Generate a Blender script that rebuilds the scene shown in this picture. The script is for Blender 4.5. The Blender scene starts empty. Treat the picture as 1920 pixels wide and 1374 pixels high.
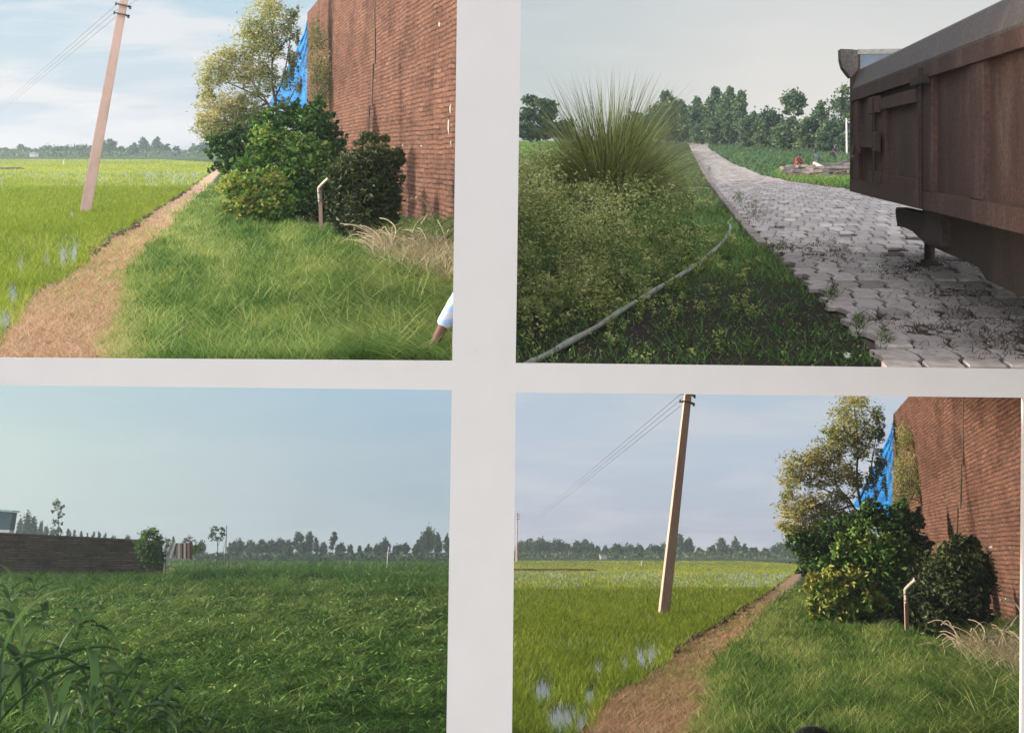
import bpy, math, random
import numpy as np
from mathutils import Matrix, Vector

random.seed(7)
RNG = np.random.default_rng(11)
sc = bpy.context.scene
COL = sc.collection
PI = math.pi

# ----------------------------------------------------------------------------
# camera constants: one level camera, horizon of the two upper places at row HY
# ----------------------------------------------------------------------------
F, CX, HY = 2000.0, 960.0, 285.0
EYE = 1.6

class Frame:
    """One piece of land: the upper one is level, the lower one is a slope that
    falls away below it; everything on it is built upright to that land."""
    def __init__(s, horizon):
        s.th = math.atan((horizon - HY) / F)
        c, n = math.cos(s.th), math.sin(s.th)
        s.R = np.array([[1, 0, 0], [0, c, n], [0, -n, c]])      # land -> world
        s.M = Matrix(((1, 0, 0, 0), (0, c, n, 0), (0, -n, c, 0), (0, 0, 0, 1)))
    def ray(s, px, py):
        px = np.asarray(px, float); py = np.asarray(py, float)
        px, py = np.broadcast_arrays(px, py)
        w = np.stack([(px - CX) / F, np.ones_like(px), -(py - HY) / F], -1)
        l = w @ s.R                      # R^T w
        return l / l[..., 1:2]
    def pt(s, px, py, D):
        return s.ray(px, py) * np.asarray(D, float)[..., None]
    def gd(s, px, py, z=-EYE):
        r = s.ray(px, py)
        D = z / np.minimum(r[..., 2], -1e-4)
        D = np.clip(D, 3, 3000)
        return r * D[..., None]
    def sp(s, px, py, D):                # metres per picture pixel at depth D
        r = s.ray(px, py); r2 = s.ray(np.asarray(px) + 1.0, py)
        return np.abs(r2[..., 0] - r[..., 0]) * D

UP = Frame(HY)
LOW = Frame(1037.0)

# ---- height of the upper land: flat at the left, climbing at the right -----
RY = np.array([0, 28, 40, 57, 75, 100, 125, 150, 200, 300, 500, 900, 4000.])
RZ = np.array([0, 0, .08, .30, .58, 1.10, 1.95, 2.85, 3.55, 4.7, 6.6, 10.5, 38.])
def smooth(t):
    t = np.clip(t, 0, 1); return t * t * (3 - 2 * t)
def zup(x, y):
    y = np.maximum(np.asarray(y, float), 0.1)
    return -EYE + np.interp(y, RY, RZ) * smooth((np.asarray(x) / y + .045) / .05)
_ty = np.concatenate([np.linspace(7, 150, 1500), np.geomspace(150.5, 700, 500)])
_tr = HY - F * (-EYE + np.interp(_ty, RY, RZ)) / _ty
_tr = np.minimum.accumulate(_tr + 0) - np.arange(len(_ty)) * 1e-7
def gdr(px, py):                         # ground point of the right-hand upper place
    px = np.asarray(px, float); py = np.asarray(py, float)
    px, py = np.broadcast_arrays(px, py)
    y = np.interp(-py, -_tr, _ty)
    return np.stack([(px - CX) / F * y, y, zup((px - CX) / F * y, y)], -1)
UPR = Frame(HY); UPR.gd = lambda px, py, z=None: gdr(px, py)

# ----------------------------------------------------------------------------
# materials
# ----------------------------------------------------------------------------
def new_mat(name):
    m = bpy.data.materials.new(name); m.use_nodes = True
    nt = m.node_tree; nt.nodes.clear()
    out = nt.nodes.new('ShaderNodeOutputMaterial')
    return m, nt, out
def N(nt, t, **kw):
    n = nt.nodes.new(t)
    for k, v in kw.items():
        if k.startswith('i_'):
            n.inputs[k[2:].replace('_', ' ')].default_value = v
        else:
            setattr(n, k, v)
    return n
def ramp(nt, fac, stops, interp='LINEAR'):
    r = nt.nodes.new('ShaderNodeValToRGB'); cr = r.color_ramp; cr.interpolation = interp
    while len(cr.elements) > 1: cr.elements.remove(cr.elements[-1])
    cr.elements[0].position = stops[0][0]; cr.elements[0].color = (*stops[0][1], 1)
    for p, c in stops[1:]:
        e = cr.elements.new(p); e.color = (*c, 1)
    if fac is not None: nt.links.new(fac, r.inputs[0])
    return r
def mixc(nt, fac, a, b, mode='MIX'):
    m = nt.nodes.new('ShaderNodeMix'); m.data_type = 'RGBA'; m.blend_type = mode
    for sock, v in ((m.inputs[0], fac), (m.inputs[6], a), (m.inputs[7], b)):
        if hasattr(v, 'is_linked'): nt.links.new(v, sock)
        elif isinstance(v, (int, float)): sock.default_value = v
        else: sock.default_value = (*v, 1)
    return m.outputs[2]
def mth(nt, op, a, b=None, c=None, clamp=False):
    m = nt.nodes.new('ShaderNodeMath'); m.operation = op; m.use_clamp = clamp
    for i, v in enumerate((a, b, c)):
        if v is None: continue
        if hasattr(v, 'is_linked'): nt.links.new(v, m.inputs[i])
        else: m.inputs[i].default_value = v
    return m.outputs[0]
def noise(nt, vec, scale, detail=4, rough=.6, dist=0):
    n = N(nt, 'ShaderNodeTexNoise'); n.inputs['Scale'].default_value = scale
    n.inputs['Detail'].default_value = detail; n.inputs['Roughness'].default_value = rough
    n.inputs['Distortion'].default_value = dist
    if vec is not None: nt.links.new(vec, n.inputs['Vector'])
    return n.outputs['Fac']

def foliage(name, stops, trans=.3, rough=.55):
    """leaf material: colour by the leaf's own 'tint' value (natural variation plus some painted shade and haze)"""
    m, nt, out = new_mat(name)
    at = N(nt, 'ShaderNodeAttribute', attribute_name='tint')
    r = ramp(nt, at.outputs['Fac'], stops)
    p = N(nt, 'ShaderNodeBsdfPrincipled'); p.inputs['Roughness'].default_value = rough
    p.inputs['Specular IOR Level'].default_value = .18
    nt.links.new(r.outputs[0], p.inputs['Base Color'])
    t = N(nt, 'ShaderNodeBsdfTranslucent')
    tc = mixc(nt, .5, r.outputs[0], (.9, 1, .3), 'MULTIPLY')
    nt.links.new(tc, t.inputs['Color'])
    mx = N(nt, 'ShaderNodeMixShader'); mx.inputs[0].default_value = trans
    nt.links.new(p.outputs[0], mx.inputs[1]); nt.links.new(t.outputs[0], mx.inputs[2])
    nt.links.new(mx.outputs[0], out.inputs[0])
    return m
def solid(name, stops, scale=6, rough=.7, metal=0, bump=.0, bscale=None, detail=6, stretch=None, spec=.4):
    """noise-mottled surface"""
    m, nt, out = new_mat(name)
    tc = N(nt, 'ShaderNodeTexCoord'); v = tc.outputs['Object']
    if stretch:
        mp = N(nt, 'ShaderNodeMapping'); mp.inputs['Scale'].default_value = stretch
        nt.links.new(v, mp.inputs[0]); v = mp.outputs[0]
    n = noise(nt, v, scale, detail, .65)
    r = ramp(nt, n, stops)
    p = N(nt, 'ShaderNodeBsdfPrincipled'); p.inputs['Roughness'].default_value = rough
    p.inputs['Metallic'].default_value = metal; p.inputs['Specular IOR Level'].default_value = spec
    nt.links.new(r.outputs[0], p.inputs['Base Color'])
    if bump:
        b = N(nt, 'ShaderNodeBump'); b.inputs['Strength'].default_value = bump; b.inputs['Distance'].default_value = .02
        nt.links.new(noise(nt, v, bscale or scale * 4, 5, .7), b.inputs['Height']); nt.links.new(b.outputs[0], p.inputs['Normal'])
    nt.links.new(p.outputs[0], out.inputs[0])
    return m
def attr_col(name, rough=.9, nscale=3., namt=.5, bump=.4):
    """soil: colour of the land is stored per point ('gcol'), mottled by noise"""
    m, nt, out = new_mat(name)
    at = N(nt, 'ShaderNodeAttribute', attribute_name='gcol')
    tc = N(nt, 'ShaderNodeTexCoord')
    n = noise(nt, tc.outputs['Object'], nscale, 8, .7)
    f = ramp(nt, n, [(.25, (1 - namt,) * 3), (.75, (1 + namt,) * 3)])
    c = mixc(nt, 1., at.outputs['Color'], f.outputs[0], 'MULTIPLY')
    p = N(nt, 'ShaderNodeBsdfPrincipled'); p.inputs['Roughness'].default_value = rough
    p.inputs['Specular IOR Level'].default_value = .15
    nt.links.new(c, p.inputs['Base Color'])
    b = N(nt, 'ShaderNodeBump'); b.inputs['Strength'].default_value = bump; b.inputs['Distance'].default_value = .05
    nt.links.new(noise(nt, tc.outputs['Object'], nscale * 5, 6, .7), b.inputs['Height']); nt.links.new(b.outputs[0], p.inputs['Normal'])
    nt.links.new(p.outputs[0], out.inputs[0])
    return m

# ----------------------------------------------------------------------------
# mesh building
# ----------------------------------------------------------------------------
class G:
    """collects vertices, faces and a tint per vertex"""
    def __init__(s): s.V = []; s.Fc = []; s.T = []; s.UV = []; s.n = 0
    def add(s, V, faces, tint=.5, uv=None):
        V = np.asarray(V, float).reshape(-1, 3)
        for f in (faces if isinstance(faces, (list, tuple)) else [faces]):
            f = np.asarray(f, int)
            if f.size: s.Fc.append(f + s.n)
        s.V.append(V); s.T.append(np.broadcast_to(np.asarray(tint, float), (len(V),)).copy())
        s.UV.append(np.zeros((len(V), 2)) if uv is None else np.asarray(uv, float))
        s.n += len(V); return s

def empty(name, frame, base, label=None, cat=None, group=None, kind=None):
    o = bpy.data.objects.new(name, None); COL.objects.link(o); o.empty_display_size = .2
    o.matrix_world = frame.M @ Matrix.Translation(Vector(base))
    o['_b'] = list(map(float, base)); tag(o, label, cat, group, kind); return o
def tag(o, label=None, cat=None, group=None, kind=None):
    if label: o['label'] = label
    if cat: o['category'] = cat
    if group: o['group'] = group
    if kind: o['kind'] = kind
    return o
def build(name, g, mat, frame, parent=None, base=None, smooth=False, colors=None, uv=False):
    V = np.concatenate(g.V); T = np.concatenate(g.T)
    if parent is not None:
        r = parent
        while r.parent is not None: r = r.parent
        b = np.array(list(r['_b']))
    else:
        b = np.array(base) if base is not None else np.array([V[:, 0].mean(), V[:, 1].mean(), V[:, 2].min()])
    me = bpy.data.meshes.new(name)
    me.vertices.add(len(V)); me.vertices.foreach_set('co', (V - b).ravel().astype(np.float32))
    lv = np.concatenate([f.ravel() for f in g.Fc]); lt = np.concatenate([np.full(len(f), f.shape[1]) for f in g.Fc])
    ls = np.concatenate([[0], np.cumsum(lt)[:-1]])
    me.loops.add(len(lv)); me.loops.foreach_set('vertex_index', lv.astype(np.int32))
    me.polygons.add(len(lt)); me.polygons.foreach_set('loop_start', ls.astype(np.int32))
    try: me.polygons.foreach_set('loop_total', lt.astype(np.int32))
    except Exception: pass
    a = me.attributes.new('tint', 'FLOAT', 'POINT'); a.data.foreach_set('value', T.astype(np.float32))
    if colors is not None:
        c = me.attributes.new('gcol', 'FLOAT_COLOR', 'POINT')
        cc = np.concatenate([colors, np.ones((len(V), 1))], 1); c.data.foreach_set('color', cc.ravel().astype(np.float32))
    if uv:
        u = me.uv_layers.new(name='UVMap'); UVv = np.concatenate(g.UV)
        u.data.foreach_set('uv', UVv[lv].ravel().astype(np.float32))
    me.update(calc_edges=True)
    me.polygons.foreach_set('use_smooth', np.full(len(lt), bool(smooth)))
    me.validate()
    if mat: me.materials.append(mat)
    o = bpy.data.objects.new(name, me); COL.objects.link(o)
    if parent is not None: o.parent = parent
    else:
        o.matrix_world = frame.M @ Matrix.Translation(Vector(b)); o['_b'] = list(map(float, b))
    return o

def unit(v): return v / np.maximum(np.linalg.norm(v, axis=-1, keepdims=True), 1e-9)

def leaves(g, C, size, tint, aspect=.5, up=.4, jitter=.0, out=None):
    """leaf = a folded rhombus of four points, random attitude"""
    n = len(C); size = np.broadcast_to(size, (n,))
    a = unit(RNG.normal(size=(n, 3)) * [1, 1, .7])                       # along
    nn = RNG.normal(size=(n, 3)); nn[:, 2] += up
    if out is not None: nn = nn + out * .8
    b = unit(np.cross(nn, a)); c = np.cross(a, b)
    L = size[:, None] * RNG.uniform(.7, 1.25, (n, 1)); W = L * aspect
    p0 = C - a * L * .5; p2 = C + a * L * .5 - c * L * .12
    p1 = C + b * W * .5 + c * L * .06 - a * L * .08; p3 = C - b * W * .5 + c * L * .06 - a * L * .08
    V = np.stack([p0, p1, p2, p3], 1).reshape(-1, 3)
    i = np.arange(n) * 4
    T = np.repeat(np.broadcast_to(tint, (n,)), 4)
    g.add(V, [np.stack([i, i + 1, i + 2, i + 3], 1)], T)

def blades(g, P, h, w, lean, tint, az=None, droop=.25, seg=2):
    """grass blade: strip of seg quads closing in a tip, bending over"""
    n = len(P); h = np.broadcast_to(h, (n,)).astype(float); w = np.broadcast_to(w, (n,)).astype(float)
    lean = np.broadcast_to(lean, (n,)); droop = np.broadcast_to(droop, (n,))
    az = RNG.uniform(0, 2 * PI, n) if az is None else az
    d = np.stack([np.cos(az), np.sin(az), np.zeros(n)], 1)
    s = np.stack([-np.sin(az), np.cos(az), np.zeros(n)], 1)
    tw = RNG.uniform(-.9, .9, n); s = s * np.cos(tw)[:, None] + d * np.sin(tw)[:, None]
    rows = []
    for k in range(seg + 1):
        t = k / seg
        horiz = (lean * t + droop * t * t)[:, None] * h[:, None] * d
        z = h * (t - .45 * np.maximum(droop, 0) * t * t)
        c = P + horiz + np.stack([0 * z, 0 * z, z], 1)
        ww = (w * (1 - t ** 1.5))[:, None] * s * .5
        if k < seg: rows += [c - ww, c + ww]
        else: rows += [c]
    m = 2 * seg + 1
    V = np.stack(rows, 1).reshape(-1, 3); i = np.arange(n) * m
    q = [np.stack([i + 2 * k, i + 2 * k + 1, i + 2 * k + 3, i + 2 * k + 2], 1) for k in range(seg - 1)]
    t3 = np.stack([i + 2 * seg - 2, i + 2 * seg - 1, i + 2 * seg], 1)
    fs = ([np.concatenate(q)] if q else []) + [t3]
    g.add(V, fs, np.repeat(np.broadcast_to(tint, (n,)), m))

def tufts(P, k, spread):
    """k blade roots gathered round every point"""
    Q_ = np.repeat(P, k, axis=0); r = np.repeat(np.broadcast_to(spread, (len(P),)), k)
    Q_[:, 0] += RNG.normal(0, 1, len(Q_)) * r; Q_[:, 1] += RNG.normal(0, 1, len(Q_)) * r * 1.6
    return Q_
def tube(g, pts, rad, ns=8, tint=.5, cap=True):
    pts = np.asarray(pts, float); n = len(pts); rad = np.broadcast_to(rad, (n,))
    t = np.gradient(pts, axis=0); t = unit(t)
    u = np.cross(t[0], [0, 0, 1.]); u = u if np.linalg.norm(u) > .05 else np.cross(t[0], [1., 0, 0])
    u = u / np.linalg.norm(u); V = []
    for k in range(n):
        u = u - t[k] * (u @ t[k]); u = u / np.linalg.norm(u); v = np.cross(t[k], u)
        a = np.arange(ns) * 2 * PI / ns
        V.append(pts[k] + rad[k] * (np.cos(a)[:, None] * u + np.sin(a)[:, None] * v))
    V = np.concatenate(V); f = []
    for k in range(n - 1):
        for j in range(ns):
            f.append((k * ns + j, k * ns + (j + 1) % ns, (k + 1) * ns + (j + 1) % ns, (k + 1) * ns + j))
    fs = [np.array(f)]
    if cap: fs += [np.array([list(range(ns))[::-1]]), np.array([[(n - 1) * ns + j for j in range(ns)]])]
    g.add(V, fs, tint)
def spline(pts, n=24):
    """smooth curve through points (Catmull-Rom)"""
    p = np.asarray(pts, float); p = np.vstack([2 * p[0] - p[1], p, 2 * p[-1] - p[-2]])
    out = []; m = len(p) - 3
    for t in np.linspace(0, m - 1e-6, n):
        i = int(t); u = t - i; a, b, c, d = p[i:i + 4]
        out.append(.5 * (2 * b + (c - a) * u + (2 * a - 5 * b + 4 * c - d) * u * u + (3 * b - a - 3 * c + d) * u ** 3))
    return np.array(out)
def extrude(g, poly, vec, tint=.5, bevel=0):
    """closed prism from a planar polygon (n,3) pushed along vec"""
    p = np.asarray(poly, float); n = len(p); vec = np.asarray(vec, float)
    V = np.vstack([p, p + vec]); i = np.arange(n); j = (i + 1) % n
    g.add(V, [np.array([i]), np.array([i[::-1] + n]), np.stack([i, i + n, j + n, j], 1)[:, ::-1]], tint)
def box(g, c, size, ax=None, tint=.5):
    """bevelled box: centre, full sizes, axes (rows)"""
    ax = np.eye(3) if ax is None else np.asarray(ax, float); h = np.asarray(size, float) / 2
    b = min(h) * .18; V = []
    for k, (sx, sy) in enumerate(((-1, -1), (1, -1), (1, 1), (-1, 1))): pass
    ring = lambda z, ins: [((h[0] - ins) * sx, (h[1] - ins) * sy, z) for sx, sy in ((-1, -1), (1, -1), (1, 1), (-1, 1))]
    P = np.array(ring(-h[2], b) + ring(-h[2] + b, 0) + ring(h[2] - b, 0) + ring(h[2], b))
    f = [[3, 2, 1, 0], [12, 13, 14, 15]]
    for r in range(3):
        for j in range(4): f.append([r * 4 + j, r * 4 + (j + 1) % 4, r * 4 + 4 + (j + 1) % 4, r * 4 + 4 + j])
    g.add(P @ ax + np.asarray(c, float), [np.array(f)], tint)
def lump(g, c, r, tint=.5, seed=0, rough=.25, nu=8, nv=6):
    """irregular stone or clod"""
    rg = np.random.default_rng(seed); V = [[0, 0, -1]]
    for a in np.linspace(-PI / 2, PI / 2, nv + 2)[1:-1]:
        for b in np.arange(nu) * 2 * PI / nu: V.append([math.cos(a) * math.cos(b), math.cos(a) * math.sin(b), math.sin(a)])
    V.append([0, 0, 1]); V = np.array(V) * (1 + rg.uniform(-rough, rough, (len(V), 1)))
    q = [(1 + k * nu + j, 1 + k * nu + (j + 1) % nu, 1 + (k + 1) * nu + (j + 1) % nu, 1 + (k + 1) * nu + j) for k in range(nv - 1) for j in range(nu)]
    e = len(V) - 1
    t = [(0, 1 + (j + 1) % nu, 1 + j) for j in range(nu)] + [(e, 1 + (nv - 1) * nu + j, 1 + (nv - 1) * nu + (j + 1) % nu) for j in range(nu)]
    g.add(V * np.asarray(r) + np.asarray(c), [np.array(q), np.array(t)], tint)
def inpoly(x, y, poly):
    x = np.asarray(x); y = np.asarray(y); r = np.zeros(x.shape, bool); n = len(poly)
    for i in range(n):
        x1, y1 = poly[i]; x2, y2 = poly[(i + 1) % n]
        c = ((y1 > y) != (y2 > y)) & (x < (x2 - x1) * (y - y1) / ((y2 - y1) + 1e-12) + x1)
        r ^= c
    return r
def vnoise(x, y, seed=0):
    """smooth value noise in 0..1 on the plane"""
    rg = np.random.default_rng(seed); T = rg.random((64, 64))
    xi = np.floor(x).astype(int); yi = np.floor(y).astype(int); fx = smooth(x - xi); fy = smooth(y - yi)
    g_ = lambda a, b: T[a % 64, b % 64]
    return (g_(xi, yi) * (1 - fx) + g_(xi + 1, yi) * fx) * (1 - fy) + (g_(xi, yi + 1) * (1 - fx) + g_(xi + 1, yi + 1) * fx) * fy

def crown_pts(fr, blobs, D, n, clump=.35, shell=.5, k=None, rag=.0):
    """points through the volume of several ellipsoids given as (px,py,rx,ry,tint[,dDepth])"""
    w = np.array([b[2] * b[3] for b in blobs], float); w /= w.sum(); P = []; T = []
    for b, ww in zip(blobs, w):
        m = max(6, int(n * ww)); px, py, rx, ry, t = b[:5]; dd = b[5] if len(b) > 5 else 0
        s = float(fr.sp(px, py, D)); c = fr.pt(px, py, D + dd)
        R = np.array([rx * s, min(rx, ry) * s * 1.1, ry * s])
        nc = max(5, m // (k or 22)); q = unit(RNG.normal(size=(nc, 3))) * (RNG.random((nc, 1)) ** shell)
        ci = RNG.integers(0, nc, m); cs = RNG.uniform(.6, 1.3, nc)
        q = q * RNG.uniform(1 - rag, 1 + rag * 1.25, (nc, 1)); off = RNG.normal(size=(m, 3)) * clump * cs[ci][:, None]
        p = (q[ci] * .95 + off * .55) * R + c
        P.append(p); tc = RNG.normal(0, .13, nc)
        T.append(np.clip(t + tc[ci] + RNG.normal(0, .1, m), 0, 1))
    return np.concatenate(P), np.concatenate(T)
SUN_E, EXPO, SKYK, HAZE, NATK, FILL, LOK = 3.7, 1.0, 0.5, 0.0005, 3.0, 16.5, 0.88
# ----------------------------------------------------------------------------
# camera, sun, sky
# ----------------------------------------------------------------------------
cam = bpy.data.cameras.new('camera'); co = bpy.data.objects.new('camera', cam); COL.objects.link(co)
cam.sensor_fit = 'HORIZONTAL'; cam.sensor_width = 36; cam.lens = 36 * F / 1920
cam.shift_y = -(687 - HY) / 1920
cam.clip_start = .05; cam.clip_end = 6000
co.location = (0, 0, 0); co.rotation_euler = (PI / 2, 0, 0)
sc.camera = co
SUN_EL, SUN_AZ = math.radians(8.8), math.radians(96)      # low, from the left
sv = Vector((-math.sin(SUN_AZ) * math.cos(SUN_EL), -math.cos(SUN_AZ) * math.cos(SUN_EL), math.sin(SUN_EL)))
sl = bpy.data.lights.new('sun', 'SUN'); so = bpy.data.objects.new('sun', sl); COL.objects.link(so)
sl.energy = SUN_E; sl.angle = math.radians(3.0); sl.color = (1, .9, .76)
so.rotation_euler = sv.to_track_quat('Z', 'Y').to_euler()
sc.view_settings.view_transform = 'Standard'; sc.view_settings.look = 'None'
sc.view_settings.exposure = EXPO; sc.view_settings.gamma = 1

def lin(r, g, b):
    f = lambda c: (c / 255 / 12.92) if c / 255 <= .04045 else ((c / 255 + .055) / 1.055) ** 2.4
    return (f(r), f(g), f(b))
w = bpy.data.worlds.new('World'); sc.world = w; w.use_nodes = True
nt = w.node_tree; nt.nodes.clear()
out = N(nt, 'ShaderNodeOutputWorld'); bg = N(nt, 'ShaderNodeBackground'); bg.inputs[1].default_value = .1
sky = N(nt, 'ShaderNodeTexSky', sky_type='NISHITA', sun_disc=False, sun_elevation=SUN_EL, sun_rotation=PI + SUN_AZ)
tc = N(nt, 'ShaderNodeTexCoord'); sx = N(nt, 'ShaderNodeSeparateXYZ'); nt.links.new(tc.outputs['Generated'], sx.inputs[0])
X, Y, Z = sx.outputs
Ys = mth(nt, 'MAXIMUM', Y, .08)
q = mth(nt, 'DIVIDE', Z, Ys); p = mth(nt, 'DIVIDE', X, Ys)
# hazy sky over the four directions, as heights above each horizon (0..1)
qu = mth(nt, 'MULTIPLY', q, F / 300, clamp=True)                              # upper land
ql = mth(nt, 'MULTIPLY_ADD', q, F / 300, (1037 - HY) / 300, clamp=True)       # above the lower slope
rgt = mth(nt, 'MULTIPLY_ADD', p, 1 / .05, 1.05, clamp=True)                   # 0 left, 1 right
lo = mth(nt, 'MULTIPLY_ADD', q, -1 / .016, -.203 / .016, clamp=True)          # 1 = over the lower slope
tl = ramp(nt, qu, [(0, lin(196, 204, 222)), (.25, lin(188, 203, 226)), (.6, lin(190, 211, 230)), (1, lin(176, 207, 229))]).outputs[0]
tr1 = ramp(nt, qu, [(0, lin(232, 220, 212)), (.35, lin(228, 220, 216)), (1, lin(212, 211, 211))]).outputs[0]
tr2 = ramp(nt, qu, [(0, lin(196, 202, 204)), (.4, lin(183, 193, 197)), (1, lin(190, 200, 205))]).outputs[0]
trm = mth(nt, 'MULTIPLY_ADD', p, 1 / .22, -.02 / .22, clamp=True)
tr = mixc(nt, trm, tr2, tr1)
bl1 = ramp(nt, ql, [(0, lin(186, 194, 194)), (.3, lin(190, 203, 196)), (.65, lin(190, 207, 200)), (1, lin(160, 194, 200))]).outputs[0]
bl2 = ramp(nt, ql, [(0, lin(172, 184, 196)), (.3, lin(158, 176, 192)), (.7, lin(150, 178, 202)), (1, lin(138, 180, 212))]).outputs[0]
blm = mth(nt, 'MULTIPLY_ADD', p, 1 / .36, .46 / .36, clamp=True)
bl = mixc(nt, 1., mixc(nt, blm, bl1, bl2), (.93, 1., 1.), 'MULTIPLY')
br = ramp(nt, ql, [(0, lin(178, 182, 200)), (.2, lin(172, 180, 202)), (.55, lin(178, 193, 216)), (1, lin(172, 194, 217))]).outputs[0]
up_c = mixc(nt, rgt, tl, tr); lo_c = mixc(nt, rgt, bl, br)
base = mixc(nt, lo, mixc(nt, 1., up_c, mixc(nt, rgt, (.82,) * 3, (.80,) * 3), 'MULTIPLY'), mixc(nt, 1., lo_c, (LOK,) * 3, 'MULTIPLY'))
# clouds
cv = N(nt, 'ShaderNodeCombineXYZ'); nt.links.new(mth(nt, 'MULTIPLY', p, 4.5), cv.inputs[0]); nt.links.new(mth(nt, 'MULTIPLY', q, 26), cv.inputs[1])
cn = noise(nt, cv.outputs[0], 1.15, 7, .55, .4)
cm = ramp(nt, cn, [(.45, (0, 0, 0)), (.60, (1, 1, 1))])
camt = mixc(nt, rgt, mixc(nt, lo, (.8,) * 3, (.12,) * 3), mixc(nt, lo, (.12,) * 3, (.5,) * 3))
cf = mth(nt, 'MULTIPLY', cm.outputs[0], camt)
col = mixc(nt, cf, base, mixc(nt, lo, lin(218, 215, 220), tuple(v * LOK for v in lin(216, 214, 220))))
# everything behind the viewer and overhead: the plain clear sky
front = mth(nt, 'MULTIPLY_ADD', Y, 1 / .25, -.1 / .25, clamp=True)
ten = mixc(nt, 1., col, (10 * SKYK,) * 3, 'MULTIPLY')
nat = mixc(nt, .45, mixc(nt, 1., sky.outputs[0], (NATK,) * 3, 'MULTIPLY'), (FILL, FILL * .99, FILL * .97))
haz = mixc(nt, front, nat, mixc(nt, .08, ten, nat))
down = mth(nt, 'MULTIPLY_ADD', Z, 1 / .06, 1.0 + .42 / .06, clamp=True)
fin = mixc(nt, down, (.9, 1.0, .6), haz)
nt.links.new(fin, bg.inputs[0]); nt.links.new(bg.outputs[0], out.inputs[0])

# ----------------------------------------------------------------------------
# shared materials
# ----------------------------------------------------------------------------
M = {}
M['paper'] = solid('white_paper', [(.3, (.445, .418, .425)), (.7, (.468, .44, .447))], scale=3, rough=.75, bump=.06, bscale=220)
M['ground'] = attr_col('soil_and_turf')
M['grass'] = foliage('grass_blades', [(0, (.055, .13, .03)), (.35, (.17, .29, .07)), (.7, (.33, .41, .12)), (1, (.52, .52, .22))], .35)
M['rice'] = foliage('rice_blades', [(0, (.09, .17, .02)), (.5, (.24, .32, .035)), (1, (.46, .47, .09))], .35)
M['straw'] = foliage('dry_straw', [(0, (.30, .18, .11)), (.5, (.70, .43, .285)), (1, (.82, .62, .42))], .2, .8)
M['tree_dry'] = foliage('dry_tree_leaves', [(0, (.045, .065, .022)), (.4, (.23, .28, .11)), (.75, (.45, .43, .19)), (1, (.58, .49, .22))], .3)
M['bush'] = foliage('bush_leaves', [(0, (.018, .04, .012)), (.35, (.06, .14, .03)), (.7, (.15, .28, .06)), (1, (.48, .45, .12))], .28, .45)
M['bushshade'] = foliage('shaded_bush_leaves', [(0, (.014, .02, .009)), (.5, (.046, .066, .024)), (1, (.13, .15, .06))], .15, .45)  # darker copy of the bush leaves, shade put into the colour
M['fartree'] = foliage('far_tree_leaves', [(0, (.025, .06, .035)), (.5, (.10, .15, .075)), (1, (.24, .27, .12))], .25)
M['weed'] = foliage('weed_leaves', [(0, (.03, .045, .015)), (.35, (.10, .15, .045)), (.7, (.27, .31, .105)), (1, (.50, .48, .2))], .3)
M['reed'] = foliage('tall_grass_blades', [(0, (.07, .09, .03)), (.5, (.25, .28, .09)), (1, (.55, .52, .24))], .25)
M['crop'] = foliage('crop_leaves', [(0, (.018, .06, .014)), (.4, (.075, .19, .04)), (.75, (.20, .34, .085)), (1, (.36, .44, .16))], .3, .65)
M['maize'] = foliage('maize_leaves', [(0, (.03, .07, .03)), (.5, (.075, .145, .06)), (.85, (.17, .24, .12)), (1, (.30, .29, .12))], .3, .4)
M['bark'] = solid('bark', [(.3, (.05, .035, .025)), (.7, (.15, .11, .08))], 12, .9, bump=.6)
M['bark_pale'] = solid('pale_bark', [(.3, (.16, .14, .11)), (.7, (.32, .28, .22))], 12, .9, bump=.4)
M['concrete'] = solid('pinkish_concrete', [(.25, (.44, .29, .24)), (.5, (.62, .42, .36)), (.75, (.70, .50, .43))], 3, .85, bump=.25, bscale=40, stretch=(1, 1, .4))
M['iron'] = solid('dull_iron', [(.3, (.05, .045, .045)), (.7, (.14, .12, .11))], 20, .6, .5)
M['wire'] = solid('grey_wire', [(.3, (.10, .10, .11)), (.7, (.16, .16, .17))], 20, .5, .3)
M['pipe'] = solid('weathered_pipe', [(.3, (.30, .26, .22)), (.7, (.5, .46, .41))], 14, .7)
M['stake'] = solid('pinkish_stake', [(.3, (.30, .18, .13)), (.7, (.46, .31, .24))], 14, .85, bump=.3)
M['drygrass'] = foliage('grey_dry_grass', [(0, (.16, .13, .07)), (.5, (.40, .34, .20)), (1, (.60, .53, .36))], .2, .8)
M['litter'] = foliage('dark_litter', [(0, (.04, .028, .02)), (.5, (.10, .068, .045)), (1, (.26, .18, .11))], .1, .85)
M['deadwood'] = solid('dead_stems', [(.3, (.22, .165, .10)), (.7, (.48, .40, .28))], 12, .85)
M['tarp'] = solid('blue_plastic_sheet', [(.35, (.008, .13, .42)), (.65, (.02, .22, .62))], 2.5, .7, bump=.25, bscale=3, spec=.15)
M['hose'] = solid('grey_hose', [(.3, (.12, .12, .10)), (.7, (.28, .28, .25))], 7, .6, stretch=(1, 1, 1))
M['clod'] = solid('dark_clods', [(.3, (.06, .045, .035)), (.7, (.17, .12, .09))], 9, .95, bump=.5)
M['stone'] = solid('pale_stones', [(.3, (.22, .2, .19)), (.7, (.5, .48, .46))], 4, .9, bump=.4)
M['log'] = solid('grey_logs', [(.3, (.07, .055, .045)), (.7, (.2, .18, .165))], 5, .9, bump=.4)
M['skin'] = solid('brown_skin', [(.3, (.12, .055, .042)), (.7, (.16, .078, .058))], 8, .55)
M['hair'] = solid('black_hair', [(.3, (.006, .005, .005)), (.7, (.02, .018, .016))], 40, .5)
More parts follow.
